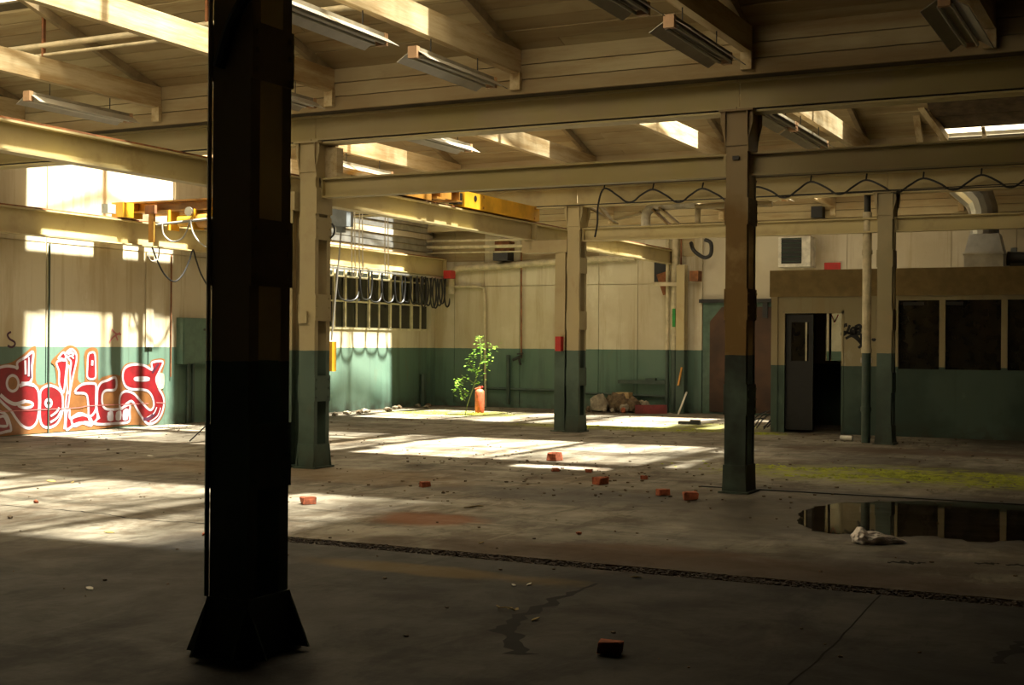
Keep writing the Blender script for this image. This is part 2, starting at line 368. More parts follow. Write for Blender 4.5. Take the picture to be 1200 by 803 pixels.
# walls
def wall(name, mb, m): return struct(name, mb, m)
wl = wall('wall_left', MB().box(XW-.3, XW-.03, YS-.3, YB+.3, 0, 3.2).box(XW-.3, XW-.02, YS-.3, YB+.3, 3.2, 4.95), M['wall'])
ys = [-3.0, -.5, 2.0, 4.5, 7.0, 9.6, 12.1, 14.2, 16.47, 18.95, 21.0, 22.9]
for a, b in zip(ys[:-1], ys[1:]):
    MB().box(XW-.03, XW+random.uniform(-.004, .002), a+.012, b-.012, 0, 3.2).build('wall_panel', M['wall'], wl)
for a, b in zip(ys[:-1:2], ys[2::2]):
    MB().box(XW-.03, XW, a+.01, b-.01, 3.22, 4.95).build('wall_panel', M['wall_upper'], wl)
MB().box(XW-.03, XW, 22.91, YB, 0, 1.90).build('wall_panel', M['wall'], wl)
MB().box(XW-.03, XW, 22.91, YB, 3.42, 4.95).build('wall_panel', M['wall_upper'], wl)
wb = wall('wall_back', MB().box(XW, XE+.3, YB+.03, YB+.3, 0, 5.2), M['wall'])
xs = [-17, -16.35, -15.5, -14.5, -13.5, -12.4, -11.4, -10.55, -9.85]
for a, b in zip(xs[:-1], xs[1:]):
    MB().box(a+.008, b-.008, YB+random.uniform(-.004, .004), YB+.03, 0, 3.0).build('wall_panel', M['wall'], wb)
    MB().box(a+.008, b-.008, YB+random.uniform(-.004, .004), YB+.03, 3.015, 3.62).build('wall_panel', M['wall'], wb)
    MB().box(a+.008, b-.008, YB+.005, YB+.03, 3.64, 4.9).build('wall_panel', M['board'] if random.random() < .5 else M['wall_upper'], wb)
xs = [-9.85, -8.9, -7.3, -6.5, -5.7, -4.3, -3.0, -1.6, 0.2, 2, 4]
for a, b in zip(xs[:-1], xs[1:]):
    MB().box(a+.008, b-.008, YB, YB+.03, 2.62, 4.35).build('wall_panel', M['wall_upper'], wb)
    MB().box(a+.008, b-.008, YB, YB+.03, 4.37, 4.95).build('wall_panel', M['board'], wb)
    if a > -8.5: MB().box(a+.008, b-.008, YB, YB+.03, 0, 2.6).build('wall_panel', M['wall'], wb)
wall('wall_right', MB().box(XE, XE+.3, YS-.3, YB+.3, 0, 6.3), M['dark'])
wall('wall_rear', MB().box(XW-.3, XE+.3, YS-.3, YS, 0, 6.3), M['dark'])
# gable infill of the left wall
gi = MB()
for a, b in zip(VALLEYS[:-1], VALLEYS[1:]):
    gi.prism([(a, 4.9), (b, 4.9), (b, 4.95), ((a+b)/2, 6.35), (a, 4.95)], 0, XW-.3, XW-.01)
wg = struct('wall_gable', gi, M['wall_upper'])
# left window wall near the far corner
yw0, yw1 = 22.95, 29.15; zb, zt = 1.93, 3.36
win = MB().box(XW-.03, XW-.022, yw0, yw1, zb, zt); window1 = struct('window_1', win, M['glassdark'])
MB().box(XW-.03, XW+.02, yw0-.06, yw1+.06, zb-.05, zb).build('sill', M['muntin'], window1)
for px in (333, 358, 391, 404, 432, 457, 482): 
    y = at(px, 350, 0, XW).y; MB().box(XW-.03, XW+.03, y-.035, y+.035, zb, zt).build('mullion', M['muntin'], window1)
for px in (418, 444.5, 469.5, 493):
    y = at(px, 350, 0, XW).y; MB().box(XW-.03, XW+.012, y-.016, y+.016, zb, zt).build('muntin', M['muntin'], window1)
for z in (2.52, 3.08):
    MB().box(XW-.03, XW+.012, yw0, yw1, z-.02, z+.02).build('muntin', M['muntin'], window1)
MB().box(XW-.02, XW+.10, 29.16, YB, 0, 3.3).build('pilaster', M['wall'], wl)
MB().box(XW, XW+.03, 18.86, 19.06, 1.46, 3.2).build('pilaster', M['wall'], wl)
MB().box(XW, XW+.05, 19.62, 19.74, 3.7, 4.9).build('pilaster', M['wall_upper'], wl)
# corrugated sheet above the far end of the left wall
for k in range(7):
    MB().box(XW, XW+.03+.02*(k % 2), 22.4, 29.3, 3.72+k*.155, 3.72+k*.155+.13).build('slat', M['galv'] if k % 3 else M['wall_upper'], wl)

# ------------------------------------------------------------------ roof
TAN = .30; SKY_HALF = 1.78; FZ = 4.87
ceil = struct('ceiling', MB().box(XW-.3, XE+.3, YS-.3, YS, 6.2, 6.3), M['deck'])
X0S = {1: -4.35, 2: -3.6, 3: -4.2}
RAFT_X = [-14.33, -11.9, -9.2, -6.68, -4.01, -1.62, .9]
def roof_z(n, y):
    a, b = VALLEYS[n], VALLEYS[n+1]; m = (a+b)/2
    return FZ + TAN*((y-(a+.32)) if y < m else ((b-.32)-y))
def deck(n, y0, y1, x0, x1, th=.04, lift=.035, m='deck', name='deck'):
    if x1-x0 < .01: return
    za, zb_ = roof_z(n, y0+1e-4)+lift, roof_z(n, y1-1e-4)+lift
    mb = MB().add([(x0,y0,za),(x1,y0,za),(x1,y1,zb_),(x0,y1,zb_),(x0,y0,za+th),(x1,y0,za+th),(x1,y1,zb_+th),(x0,y1,zb_+th)],
        [(0,3,2,1),(4,5,6,7),(0,1,5,4),(1,2,6,5),(2,3,7,6),(3,0,4,7)])
    return mb.build(name, M[m], ceil)
holes2 = []
for a, b in ((603, 616), (627, 657), (664, 682), (686, 712), (718, 733)):
    xa, xb_ = at(a, 546, 2, 0).x, at(b, 546, 2, 0).x; holes2.append((xa+5.3/math.tan(R(SUN_E)), xb_+5.3/math.tan(R(SUN_E))))
for n in range(4):
    a, b = VALLEYS[n], VALLEYS[n+1]; m = (a+b)/2; xl, xr = XW-.3, XE+.3
    ys0, ys1 = (m-SKY_HALF, m+SKY_HALF) if n else (m, m)
    y_near = a+.0; y_far = b-.0
    # near slope (rises away from the viewer)
    if n == 2:
        deck(n, a+.2, 15.22, xl, xr); deck(n, 15.56, ys0, xl, xr)
        prev = xl
        for h0, h1 in holes2: deck(n, 15.22, 15.56, prev, h0); prev = h1
        deck(n, 15.22, 15.56, prev, xr)
    else: deck(n, a+.2, ys0, xl, xr)
    if n == 2:
        deck(n, ys1, b-.47, xl, xr); deck(n, b-.47, b-.2, xl, -3.34); deck(n, b-.47, b-.2, -.9, xr)
    else: deck(n, ys1, b-.2, xl, xr)
    if n:
        deck(n, ys0, m, X0S[n], xr); deck(n, m, ys1, X0S[n], xr)
        deck(n, ys0, m, xl, XW); deck(n, m, ys1, xl, XW)
    # boards of the far slope, one by one
    y = b-.30; k = 0; top = ys1+.02 if n else m
    while y-.21 > (m if n else m):
        in_sky = n and (y-.21) < ys1
        x0 = X0S[n] if in_sky else XW; x1 = XE
        cut = random.uniform(-13, -5) if not in_sky else random.uniform(-2, 1)
        for (p, q) in ([(x0, cut), (cut, x1)] if not (n == 2 and k < 1) else [(x0, -8.6-k*1.3), (-8.6-k*1.3, -3.36), (-.88, x1)]):
          for (p, q) in ([(p, min(q, -3.36)), (max(p, -3.36), q)] if (n == 2 and p < -3.36 < q) else [(p, q)]):
            if q-p < .02: continue
            dz = random.uniform(-.006, .006)
            za, zb_ = roof_z(n, y-.205), roof_z(n, y)
            MB().add([(p+.004,y-.205,za+dz),(q-.004,y-.205,za+dz),(q-.004,y,zb_+dz),(p+.004,y,zb_+dz),
                      (p+.004,y-.205,za+.034),(q-.004,y-.205,za+.034),(q-.004,y,zb_+.034),(p+.004,y,zb_+.034)],
                     [(0,3,2,1),(4,5,6,7),(0,1,5,4),(1,2,6,5),(2,3,7,6),(3,0,4,7)]).build('board', M['shadeboard' if n == 2 and p > -3.5 else 'board'], ceil)
        y -= .222; k += 1
    # fascia boards at both sides of the valley
    if n < 4:
        for z0, z1 in ((4.38, 4.535), (4.545, 4.70), (4.71, 4.875)):
            segs = [(XW, XE)]
            if n == 2 and z0 > 4.70: segs = [(XW, -3.34), (-.9, XE)]
            for p, q in segs:
                MB().box(p, q, b-.33, b-.29+random.uniform(-.006, .006), z0, z1).build('board', M['board'], ceil)
        MB().box(XW, XE, b-.31 if n == 2 else b-.29, b-.26, 4.39 if n != 2 else 4.56, 4.92 if n != 2 else 4.70).build('lining', M['deck'], ceil)
        MB().box(XW, XE, b+.26, b+.32, 4.39, 5.0).build('lining', M['wall_upper'] if n == 2 else M['deck'], ceil)
    # valley gutter
    if n < 3:
        segs = [(XW-.3, XE+.3)] if n != 2 else [(XW-.3, -3.4), (-.8, XE+.3)]
        for p, q in segs: MB().box(p, q, b-.35, b+.36, 4.93, 4.99).build('gutter', M['deck'], ceil)
        MB().box(XW-.3, XE+.3, b-.28, b+.28, 4.385, 4.41).build('gutter', M['deck'], ceil)
MB().box(XW-.3, XE+.3, YB-.35, YB+.3, 4.95, 5.02).build('gutter', M['deck'], ceil)
# the glazed strip in the fascia at the right
window2 = struct('window_2', MB().box(-3.34, -.9, Y3-.315, Y3-.309, 4.70, 4.90), M['pane_clear'])
for x in (-3.34, -2.68, -2.0, -1.4, -.9): MB().box(x-.03, x+.03, Y3-.34, Y3-.30, 4.70, 4.9).build('mullion', M['rafter'], window2)
zz0, zz1 = roof_z(2, Y3-.47)+.03, roof_z(2, Y3-.31)+.03
for xa, xb_ in ((-3.36, -2.68), (-2.68, -2.0), (-2.0, -1.4), (-1.4, -.88)):
    MB().add([(xa, Y3-.47, zz0), (xb_, Y3-.47, zz0), (xb_, Y3-.31, zz1), (xa, Y3-.31, zz1)], [(0,1,2,3)]).build('pane', M['pane_opal'], window2)
    MB().beam((xa, Y3-.47, zz0-.02), (xa, Y3-.31, zz1-.02), .05, .05).build('glazing_bar', M['rafter'], window2)
# ridge skylights
PANES = {1: 'ccccddgdddddddddddddg', 2: 'cccccddddddddccccdddd', 3: 'cccdcccccdcddd..cdddg'}
for n in (1, 2, 3):
    a, b = VALLEYS[n], VALLEYS[n+1]; m = (a+b)/2
    bars = MB(); x = XW+.05; k = 0; pw = (X0S[n]-x)/21
    root = MB().beam((XW, m, roof_z(n, m)+.05), (X0S[n], m, roof_z(n, m)+.05), .10, .06)
    for i in range(22):
        xx = XW+.05+i*pw
        bars.beam((xx, m-SKY_HALF, roof_z(n, m-SKY_HALF)+.05), (xx, m, roof_z(n, m)+.05), .035, .04)
        bars.beam((xx, m, roof_z(n, m)+.05), (xx, m+SKY_HALF, roof_z(n, m+SKY_HALF)+.05), .035, .04)
    sk = struct('window_%d' % (n+2), root, M['rafter']); bars.build('glazing_bar', M['rafter'], sk)
    for i, ch in enumerate(PANES[n]):
        if ch == '.': continue
        xx = XW+.05+i*pw; mt = {'c': 'pane_clean', 'd': 'pane_dirty', 'g': 'pane_grimy'}[ch]
        for (u, v) in ((m-SKY_HALF, m), (m, m+SKY_HALF)):
            zu, zv = roof_z(n, u)+.06, roof_z(n, v)+.06
            MB().add([(xx,u,zu),(xx+pw,u,zu),(xx+pw,v,zv),(xx,v,zv)], [(0,1,2,3)]).build('pane', M[mt], sk)
# roof trusses along the bays
names = {-14.33:'first', -11.9:'second', -9.2:'third', -6.68:'fourth', -4.01:'fifth', -1.62:'sixth', .9:'seventh'}
bayname = {1:'before the front column row', 2:'between the column rows', 3:'behind the far column row'}
for n in (1, 2, 3):
    a, b = VALLEYS[n], VALLEYS[n+1]; m = (a+b)/2
    for x in RAFT_X[:6]:
        xo = x-.45 if (n == 2 and x == -4.01) else x if n < 3 else x-.05
        tr = thing('roof_truss', 'timber roof truss, %s from the lettered wall, %s' % (names[x], bayname[n]), 'roof truss', (xo, m, 4.6), 'roof trusses')
        MB().box(xo-.05, xo+.05, a+.34, b-.34, 4.60, 4.87).build('bottom_chord', M['chord'], tr)
        for y0, y1 in ((b-.38, m+.02), (a+.38, m-.02)):
            MB().beam((xo, y0, roof_z(n, y0)-.055), (xo, y1, roof_z(n, y1)-.055), .07, .10).build('rafter', M['rafter'], tr)
        MB().box(xo-.04, xo+.04, m-.05, m+.05, 4.87, roof_z(n, m)-.1).build('king_post', M['rafter'], tr)
        MB().box(xo-.06, xo+.06, b-.40, b-.335, 4.42, 4.62).build('bracket', M['chord'], tr)
# ------------------------------------------------------------------ steel
def ibeam_poly(z0, z1, c, w, tf=.022, tw=.014):
    return [(c-w/2,z0),(c+w/2,z0),(c+w/2,z0+tf),(c+tw/2,z0+tf),(c+tw/2,z1-tf),(c+w/2,z1-tf),(c+w/2,z1),(c-w/2,z1),(c-w/2,z1-tf),(c-tw/2,z1-tf),(c-tw/2,z0+tf),(c-w/2,z0+tf)]
def xbeam(name, x0, x1, y, z0, z1, w, label, cat, plate=False, m='beam'):
    r = thing(name, label, cat, ((x0+x1)/2, y, z0))
    MB().prism(ibeam_poly(z0, z1, y, w), 0, x0, x1).build('girder', M[m], r)
    if plate:
        MB().box(x0+.05, x1-.05, y-w/2-.012, y+w/2+.012, z0-.045, z0-.022).build('cover_plate', M['beam2'], r)
        MB().box(x0+.05, x1-.05, y-w/2+.03, y+w/2-.03, z0-.022, z0).build('packing_strip', M['black'], r)
    if not plate:
        for x in (x0+.02, x1-.02):
            MB().box(x-.012, x+.012, y-w/2, y+w/2, z0+.022, z1-.022).build('end_plate', M[m], r)
    return r
rows = {Y2: 'front row', Y3: 'far row'}
for y in (Y2, Y3):
    for x0, x1, tx in ((XW, XA-.005, 'on the side of the lettered wall'), (XA+.005, XB-.005, 'spanning between its two columns'), (XB+.005, XE, 'on the side of the office')):
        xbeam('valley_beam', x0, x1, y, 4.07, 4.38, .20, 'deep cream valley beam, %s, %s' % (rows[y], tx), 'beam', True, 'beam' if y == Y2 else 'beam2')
for y, z0, z1 in ((Y2, 3.36, 3.605), (Y3, 3.41, 3.65)):
    for x0, x1, tx in ((XA+.12, XB-.12, 'between its two columns'), (XB+.12, XE, 'running past the office')):
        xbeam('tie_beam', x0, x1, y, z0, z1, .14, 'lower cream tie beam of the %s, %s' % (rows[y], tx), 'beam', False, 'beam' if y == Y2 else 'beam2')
def ybeam(name, y0, y1, x, z0, z1, w, label, cat, m='beam2', rail=True):
    r = thing(name, label, cat, (x, (y0+y1)/2, z0))
    P = [(p, q) for p, q in ibeam_poly(z0, z1, x, w)]
    MB().prism(P, 1, y0, y1).build('girder', M[m], r)
    if rail: MB().box(x-.025, x+.025, y0, y1, z1, z1+.035).build('rail', M['rusty'], r)
    for y in (y0+.02, y1-.02): MB().box(x-w/2, x+w/2, y-.012, y+.012, z0+.022, z1-.022).build('end_plate', M[m], r)
    return r
for y0, y1, tx in ((YS+.05, Y1, 'behind the viewer'), (Y1+.01, Y2-.005, 'between the big dark column and the paired column'), (Y2+.005, Y3-.005, 'carrying the yellow end carriage'), (Y3+.005, YB-.05, 'from the far pair of columns to the back wall')):
    if y0 < Y1-1: continue
    ybeam('crane_runway_beam', y0, y1, XR, 3.45, 3.77, .18, 'cream crane runway beam, the length %s' % tx, 'beam')
ybeam('wall_runway_beam', YS+.05, YB-.05, XRW, 3.27, 3.70, .22, 'long cream runway beam carried along the lettered wall', 'beam')
for k, y in enumerate((5.4, 9.6, 13.8, 17.3, 21.9, 25.6)):
    pass
# columns
def column(x, y, label, base_w=.10, top=4.03, bolts=False, head=True, mm='steel'):
    r = thing('steel_column', label, 'column', (x, y, 0))
    W2, D2, tk, fl_ = .115, .165, .012, .075
    for s in (-1, 1):
        yo = y+s*D2; yi = yo-s*tk; ye = yo-s*fl_
        y_lo, y_hi = min(yo, yi), max(yo, yi); f_lo, f_hi = min(yi, ye), max(yi, ye)
        MB().box(x-W2, x+W2, y_lo, y_hi, .02, top).box(x-W2, x-W2+tk, f_lo, f_hi, .02, top).box(x+W2-tk, x+W2, f_lo, f_hi, .02, top).build('channel', M[mm], r)
    for z0, z1 in ((.83, 1.15), (1.83, 2.16), (2.84, 3.12)):
        for s in (-1, 1):
            xa, xb_ = sorted((x+s*W2, x+s*(W2+.013)))
            bt = MB().box(xa, xb_, y-D2-.004, y+D2+.004, z0, z1).build('batten_plate', M[mm], r)
            if bolts and s == 1:
                for yy in (y-D2+.035, y+D2-.035):
                    for zz in (z0+.05, (z0+z1)/2, z1-.05):
                        MB().obox((xb_+.006, yy, zz), .007, .013, .013).build('bolt', M[mm], bt)
    MB().box(x-W2-.05, x+W2+.05, y-D2-.05, y+D2+.05, 0, .022).build('base_plate', M[mm], r)
    zf = .30
    for s in (-1, 1):
        xa, xb_ = sorted((x+s*W2, x+s*(W2+.014)))
        MB().prism([(y-D2-base_w, .022), (y+D2+base_w, .022), (y+D2, zf), (y-D2, zf)], 0, xa, xb_).build('base_gusset', M[mm], r)
        ya, yb_ = sorted((y+s*D2, y+s*(D2+.014)))
        MB().prism([(x-W2-base_w, .022), (x+W2+base_w, .022), (x+W2, zf), (x-W2, zf)], 1, ya, yb_).build('base_gusset', M[mm], r)
    if head:
        for s in (-1, 1):
            xa, xb_ = sorted((x+s*W2, x+s*(W2+.014)))
            MB().prism([(y-D2, top-.42), (y+D2, top-.42), (y+D2+.05, top-.16), (y+D2+.05, top), (y-D2-.05, top), (y-D2-.05, top-.16)], 0, xa, xb_).build('head_gusset', M[mm], r)
            ya, yb_ = sorted((y+s*D2, y+s*(D2+.014)))
            MB().prism([(x-W2, top-.36), (x+W2, top-.36), (x+W2+.06, top-.12), (x+W2+.06, top), (x-W2-.06, top), (x-W2-.06, top-.12)], 1, ya, yb_).build('head_gusset', M[mm], r)
        MB().box(x-W2-.07, x+W2+.07, y-D2-.06, y+D2+.06, top, top+.02).build('head_plate', M[mm], r)
    return r
c1 = column(XB+.04, Y1, 'big black silhouetted steel column with flared foot, nearest of all columns', .13, 4.03, True)
MB().box(XB-.16, XB-.07, Y1-.2, Y1-.1, 3.30, 3.335).build('bracket', M['steel'], c1)
MB().tube(smooth_line([(XB+.17, Y1-.02, 3.9), (XB+.19, Y1-.10, 3.4), (XB+.15, Y1-.22, 3.2), (XB+.05, Y1-.20, 3.08), (XB-.02, Y1-.195, 2.9)]), .03).build('hose', M['rubber'], c1)
MB().tube([(XB-.09, Y1-.17, .3), (XB-.09, Y1-.17, 3.9)], .012, 6).build('conduit', M['steel'], c1)
c2 = column(XA, Y2, 'cream and green riveted column of the front row beside a slimmer crane column', .035, 4.03, True)
MB().box(XA-.11, XA+.02, Y2-.20, Y2-.178, 1.80, 1.95).build('plate', M['steel'], c2)
MB().box(XA+.13, XA+.30, Y2+.02, Y2+.16, 3.61, 3.99).build('packing_block', M['chord'], c2)
for s in ((3.16, 3.48),): MB().box(XA+.116, XA+.136, Y2-.172, Y2+.172, *s).build('splice_plate', M['steel'], c2)
column(XA, Y3, 'cream and green column of the far row beside its crane column', .03, 4.03)
c4 = column(XB+.02, Y2, 'free-standing column with rusty upper half, before the mossy patch', .02, 4.03, True, True, 'steel_rusty')
MB().box(XB-.02, XB+.05, Y2-.19, Y2-.177, 3.52, 3.56).build('plate', M['black'], c4)
column(XB-.01, Y3, 'dark column in front of the office, behind the downpipe', .03, 4.03, False, True, 'steel_shaded')
def crane_column(x, y, label, arm=True):
    r = thing('crane_column', label, 'column', (x, y, 0))
    w, d = .10, .11
    MB().prism([(x-w,y-d),(x+w,y-d),(x+w,y-d+.014),(x+.008,y-d+.014),(x+.008,y+d-.014),(x+w,y+d-.014),(x+w,y+d),(x-w,y+d),(x-w,y+d-.014),(x-.008,y+d-.014),(x-.008,y-d+.014),(x-w,y-d+.014)], 2, .02, 3.42).build('shaft', M['steel'], r)
    MB().box(x-w-.05, x+w+.03, y-d-.05, y+d+.05, 0, .022).build('base_plate', M['steel'], r)
    if arm: MB().box(XR-.14, x+.14, y-.13, y+.13, 3.22, 3.445).build('bracket', M['steel'], r)
    return r
crane_column(-10.0, Y2-.02, 'slim cream and green crane column beside the riveted front row column')
cc3 = crane_column(-9.93, Y3, 'slim crane column of the far row with a red call box')
crane_column(-10.22, YB-.25, 'rust streaked crane column standing against the back wall by the pipes', False)
c = at(656.5, 403, 1, Y3-.13)
cb = MB().box(c.x-.05, c.x+.06, Y3-.24, Y3-.12, c.z-.13, c.z+.13); tag(cb.build('call_box', M['red']), 'small red call box fixed on the far crane column', 'call box', kind='thing')

# ------------------------------------------------------------------ crane
cr = thing('overhead_crane', 'yellow overhead crane girder with end carriages spanning to the lettered wall', 'crane', (-13.5, 18.2, 3.75))
MB().prism(ibeam_poly(3.83, 4.03, 18.15, .26, .03, .02), 0, XRW-.1, XR+.2).build('bridge_girder', M['orange'], cr)
MB().prism(ibeam_poly(3.85, 4.03, 18.75, .16, .02, .02), 0, XRW-.1, XR+.2).build('bridge_girder', M['orange'], cr)
tk = MB().box(XR-.13, XR+.13, 19.05, 21.9, 3.80, 4.06).build('end_carriage', M['yellow'], cr)
MB().tube([(XR+.12, 19.42, 3.97), (XR+.136, 19.42, 3.97)], .05, 16).build('port', M['black'], tk)
for y in (19.7, 21.7):
    for z in (3.84, 4.02): MB().obox((XR+.135, y, z), .008, .02, .02).build('bolt', M['orange'], tk)
MB().box(XR-.10, XR+.115, 16.7, 18.0, 3.80, 3.99).build('end_carriage', M['orange'], cr)
MB().box(XR-.08, XR+.09, 18.9, 19.05, 3.84, 4.02).build('buffer', M['black'], cr)
MB().box(XR-.05, XR+.125, 18.3, 18.62, 3.87, 4.04).build('gearbox', M['orange'], cr)
MB().box(XRW-.12, XRW+.14, 17.75, 18.25, 3.74, 4.0).build('end_carriage', M['yellow'], cr)
MB().box(XRW-.16, XRW-.02, 17.55, 17.75, 3.8, 3.96).build('buffer', M['greybox'], cr)
for y in (17.9, 19.5, 21.5): 
    MB().tube([(XR-.03, y, 3.855), (XR+.03, y, 3.855)], .05, 14).build('wheel', M['black'], cr)
MB().box(XRW+.5, XRW+.62, 18.0, 18.04, 3.30, 3.96).build('hanger', M['orange'], cr)
MB().box(XRW+.45, XRW+.67, 17.96, 18.02, 3.80, 3.95).build('plate', M['rusty'], cr)
# hoist trolley under the girder
ho = thing('hoist', 'dirty orange hoist with motor and cable drum under the crane girder', 'hoist', (-14.7, 18.2, 3.5))
for i, (x, r_, L, mm) in enumerate(((-15.35, .11, .35, 'yellow'), (-14.95, .13, .3, 'orange'), (-14.45, .17, .5, 'greycable'))):
    MB().tube([(x-L/2, 18.1, 3.66), (x+L/2, 18.1, 3.66)], r_, 12).build(('motor', 'gearbox', 'drum')[i], M[mm], ho, True)
for x in (-15.7, -15.15, -14.8, -14.2, -13.9):
    MB().box(x-.02, x+.02, 17.97, 18.25, 3.5, 3.85).build('frame', M['yellow'], ho)
MB().tube([(-15.9, 17.95, 3.6), (-13.8, 17.95, 3.72)], .025, 6).build('rail', M['greycable'], ho)
for x in (-15.2, -14.5): 
    MB().tube([(x, 17.91, 3.8), (x, 17.95, 3.8)], .08, 14).build('pulley', M['galv'], ho)
def loop_cable(name, pts, r, m, label, group=None, cat='cable'):
    return tag(MB().tube(smooth_line(pts, 7), r, 7).build(name, M[m], smooth=True), label, cat, group, 'thing')
P = lambda px, py, x: tuple(at(px, py, 0, x))
Q = lambda px, py, y: tuple(at(px, py, 1, y))
loop_cable('power_cable', [P(178,289,-16.56), P(184,305,-16.56), P(193,322,-16.56), P(204,330,-16.56), P(214,322,-16.56), P(222,305,-16.56), P(226,293,-16.56), P(230,305,-16.56), P(236,322,-16.56), P(247,338,-16.56), P(258,330,-16.56), P(268,296,-16.56)], .016, 'rubber', 'black festoon cable sagging in wide loops below the orange hoist')
loop_cable('chain_loop', [P(176,292,-16.55), P(174,300,-16.55), P(178,306,-16.55), P(185,303,-16.55), P(187,290,-16.55)], .012, 'greycable', 'small grey wire ring hanging at the start of the festoon')
loop_cable('hoist_cable', [Q(190,262,17.9), Q(192,275,17.9), Q(202,283,17.9), Q(214,279,17.9), Q(221,265,17.9), Q(222,258,17.9)], .014, 'greycable', 'grey cable loop hanging close under the orange hoist motor')
loop_cable('hoist_cable', [Q(223,258,17.9), Q(226,272,17.9), Q(234,284,17.9), Q(245,290,17.9), Q(254,280,17.9)], .014, 'greycable', 'longer grey cable loop under the hoist drum by the dark column')
loop_cable('slack_cable', [Q(389,262,13.9), Q(392,268,13.9), Q(391,275,13.9), Q(387,279,13.9)], .012, 'rubber', 'short slack black cable curling beside the riveted column below the grey box')
# pendant
tag(MB().box(-12.27, -11.95, 17.9, 18.1, 3.44, 3.74).obox((-12.12, 18, 3.40), .06, .05, .05).build('junction_box', M['greybox']), 'grey control box hanging under the crane girder by the riveted column', 'box', kind='thing')
loop_cable('pendant_cable', [(-12.12, 18, 3.36), (-12.16, 18, 2.9), (-12.22, 18, 2.3), (-12.29, 18, 1.6)], .014, 'greycable', 'pale cable hanging from the grey box to the yellow pendant')
pd = thing('pendant_control', 'yellow crane pendant control hanging beside the riveted column', 'control', (-12.3, 18, 1.1))
MB().box(-12.37, -12.235, 17.94, 18.06, 1.10, 1.58).build('casing', M['yellow'], pd)
for z in (1.18, 1.27, 1.36, 1.45): MB().box(-12.34, -12.30, 17.925, 17.94, z, z+.05).build('button', M['black'], pd)
for nm, px, lb in (('chain', 414, 'nearer to the grey box'), ('chain', 423, 'middle one'), ('chain', 453, 'further towards the window corner')):
    a = Vector(Q(px-1.2, 252, 18.7)); 
    loop_cable('hoist_chain', [Q(px-1.5,242.5,18.7), Q(px-2,290,18.7), Q(px-1.5,318,18.7), Q(px,324,18.7), Q(px+2,318,18.7), Q(px+2,290,18.7), Q(px+1.5,242.5,18.7)], .009, 'rope', 'pale hanging hoist chain loop below the crane girder, %s' % lb, 'hoist chains')
# coiled festoon along the window wall
xs_f = -16.53
tops = [(394,313,400,'wide'), ]
ORD = 'first second third fourth fifth sixth seventh eighth ninth tenth eleventh twelfth thirteenth fourteenth fifteenth sixteenth seventeenth'.split()
FP = [(392,352,409), (409,354,427), (432,352,446), (452,355,463), (463,357,473), (473,356,482), (482,356,489)]
yb = [P(px, 318, xs_f)[1] for px in (395, 421, 434, 449, 463, 474, 482, 488, 493, 497, 501, 505, 509, 513, 517, 521, 525)]
for i in range(len(yb)-1):
    ya, yc = yb[i], yb[i+1]; dep = .70+random.uniform(-.08, .06); dep = .66 if i == 1 else dep; zt_ = 3.21
    bul = .05 if i < 5 else .16
    mid = (ya+yc)/2; xo = xs_f+random.uniform(-.04, .04)
    loop_cable('festoon_loop', [(xo, ya, zt_), (xo, ya-bul*.4, zt_-dep*.45), (xo, ya+(mid-ya)*.25-bul*.2, zt_-dep*.88), (xo, mid, zt_-dep), (xo, yc-(yc-mid)*.25+bul*.2, zt_-dep*.88), (xo, yc+bul*.4, zt_-dep*.45), (xo, yc, zt_)],
        .020, 'rubber', '%s black festoon cable loop counted from the window corner' % ORD[len(yb)-2-i], 'festoon loops by the window')
tag(MB().box(XRW+.1, XRW+.16, 23.6, 29.2, 3.19, 3.235).build('festoon_rail', M['galv']), 'thin galvanised festoon rail below the wall runway beam', 'rail', kind='thing')
tag(MB().box(-16.45, -16.25, 29.0, 29.25, 3.2, 3.4).build('end_stop', M['red']), 'small red box at the corner end of the festoon rail', 'box', kind='thing')
# ------------------------------------------------------------------ light fittings
def fitting(L=1.65):
    r = thing('light_fitting', '', 'light fitting', (0, 0, 0))
    MB().box(-.045, .045, -L/2, L/2, .02, .09).build('housing', M['fixture'], r)
    for s in (-1, 1):
        MB().add([(s*.03,-L/2,.055),(s*.03,L/2,.055),(s*.19,L/2,-.045),(s*.19,-L/2,-.045),(s*.03,-L/2,.063),(s*.03,L/2,.063),(s*.196,L/2,-.040),(s*.196,-L/2,-.040)],
                 [(0,1,2,3),(4,7,6,5),(0,3,7,4),(1,5,6,2),(3,2,6,7),(0,4,5,1)]).build('reflector', M['reflector'], r)
        MB().tube([(s*.055,-L/2+.05,-.005), (s*.055,L/2-.05,-.005)], .016, 8).build('tube', M['tubeoff'], r, True)
        MB().box(-.05, .05, s*L/2-.03, s*L/2+.03, -.02, .095).build('end_cap', M['endcap'], r)
        MB().tube([(0, s*L*.3, .09), (0, s*L*.3, .238)], .006, 6).build('hanger', M['black'], r)
    return r
proto = fitting(); first = True
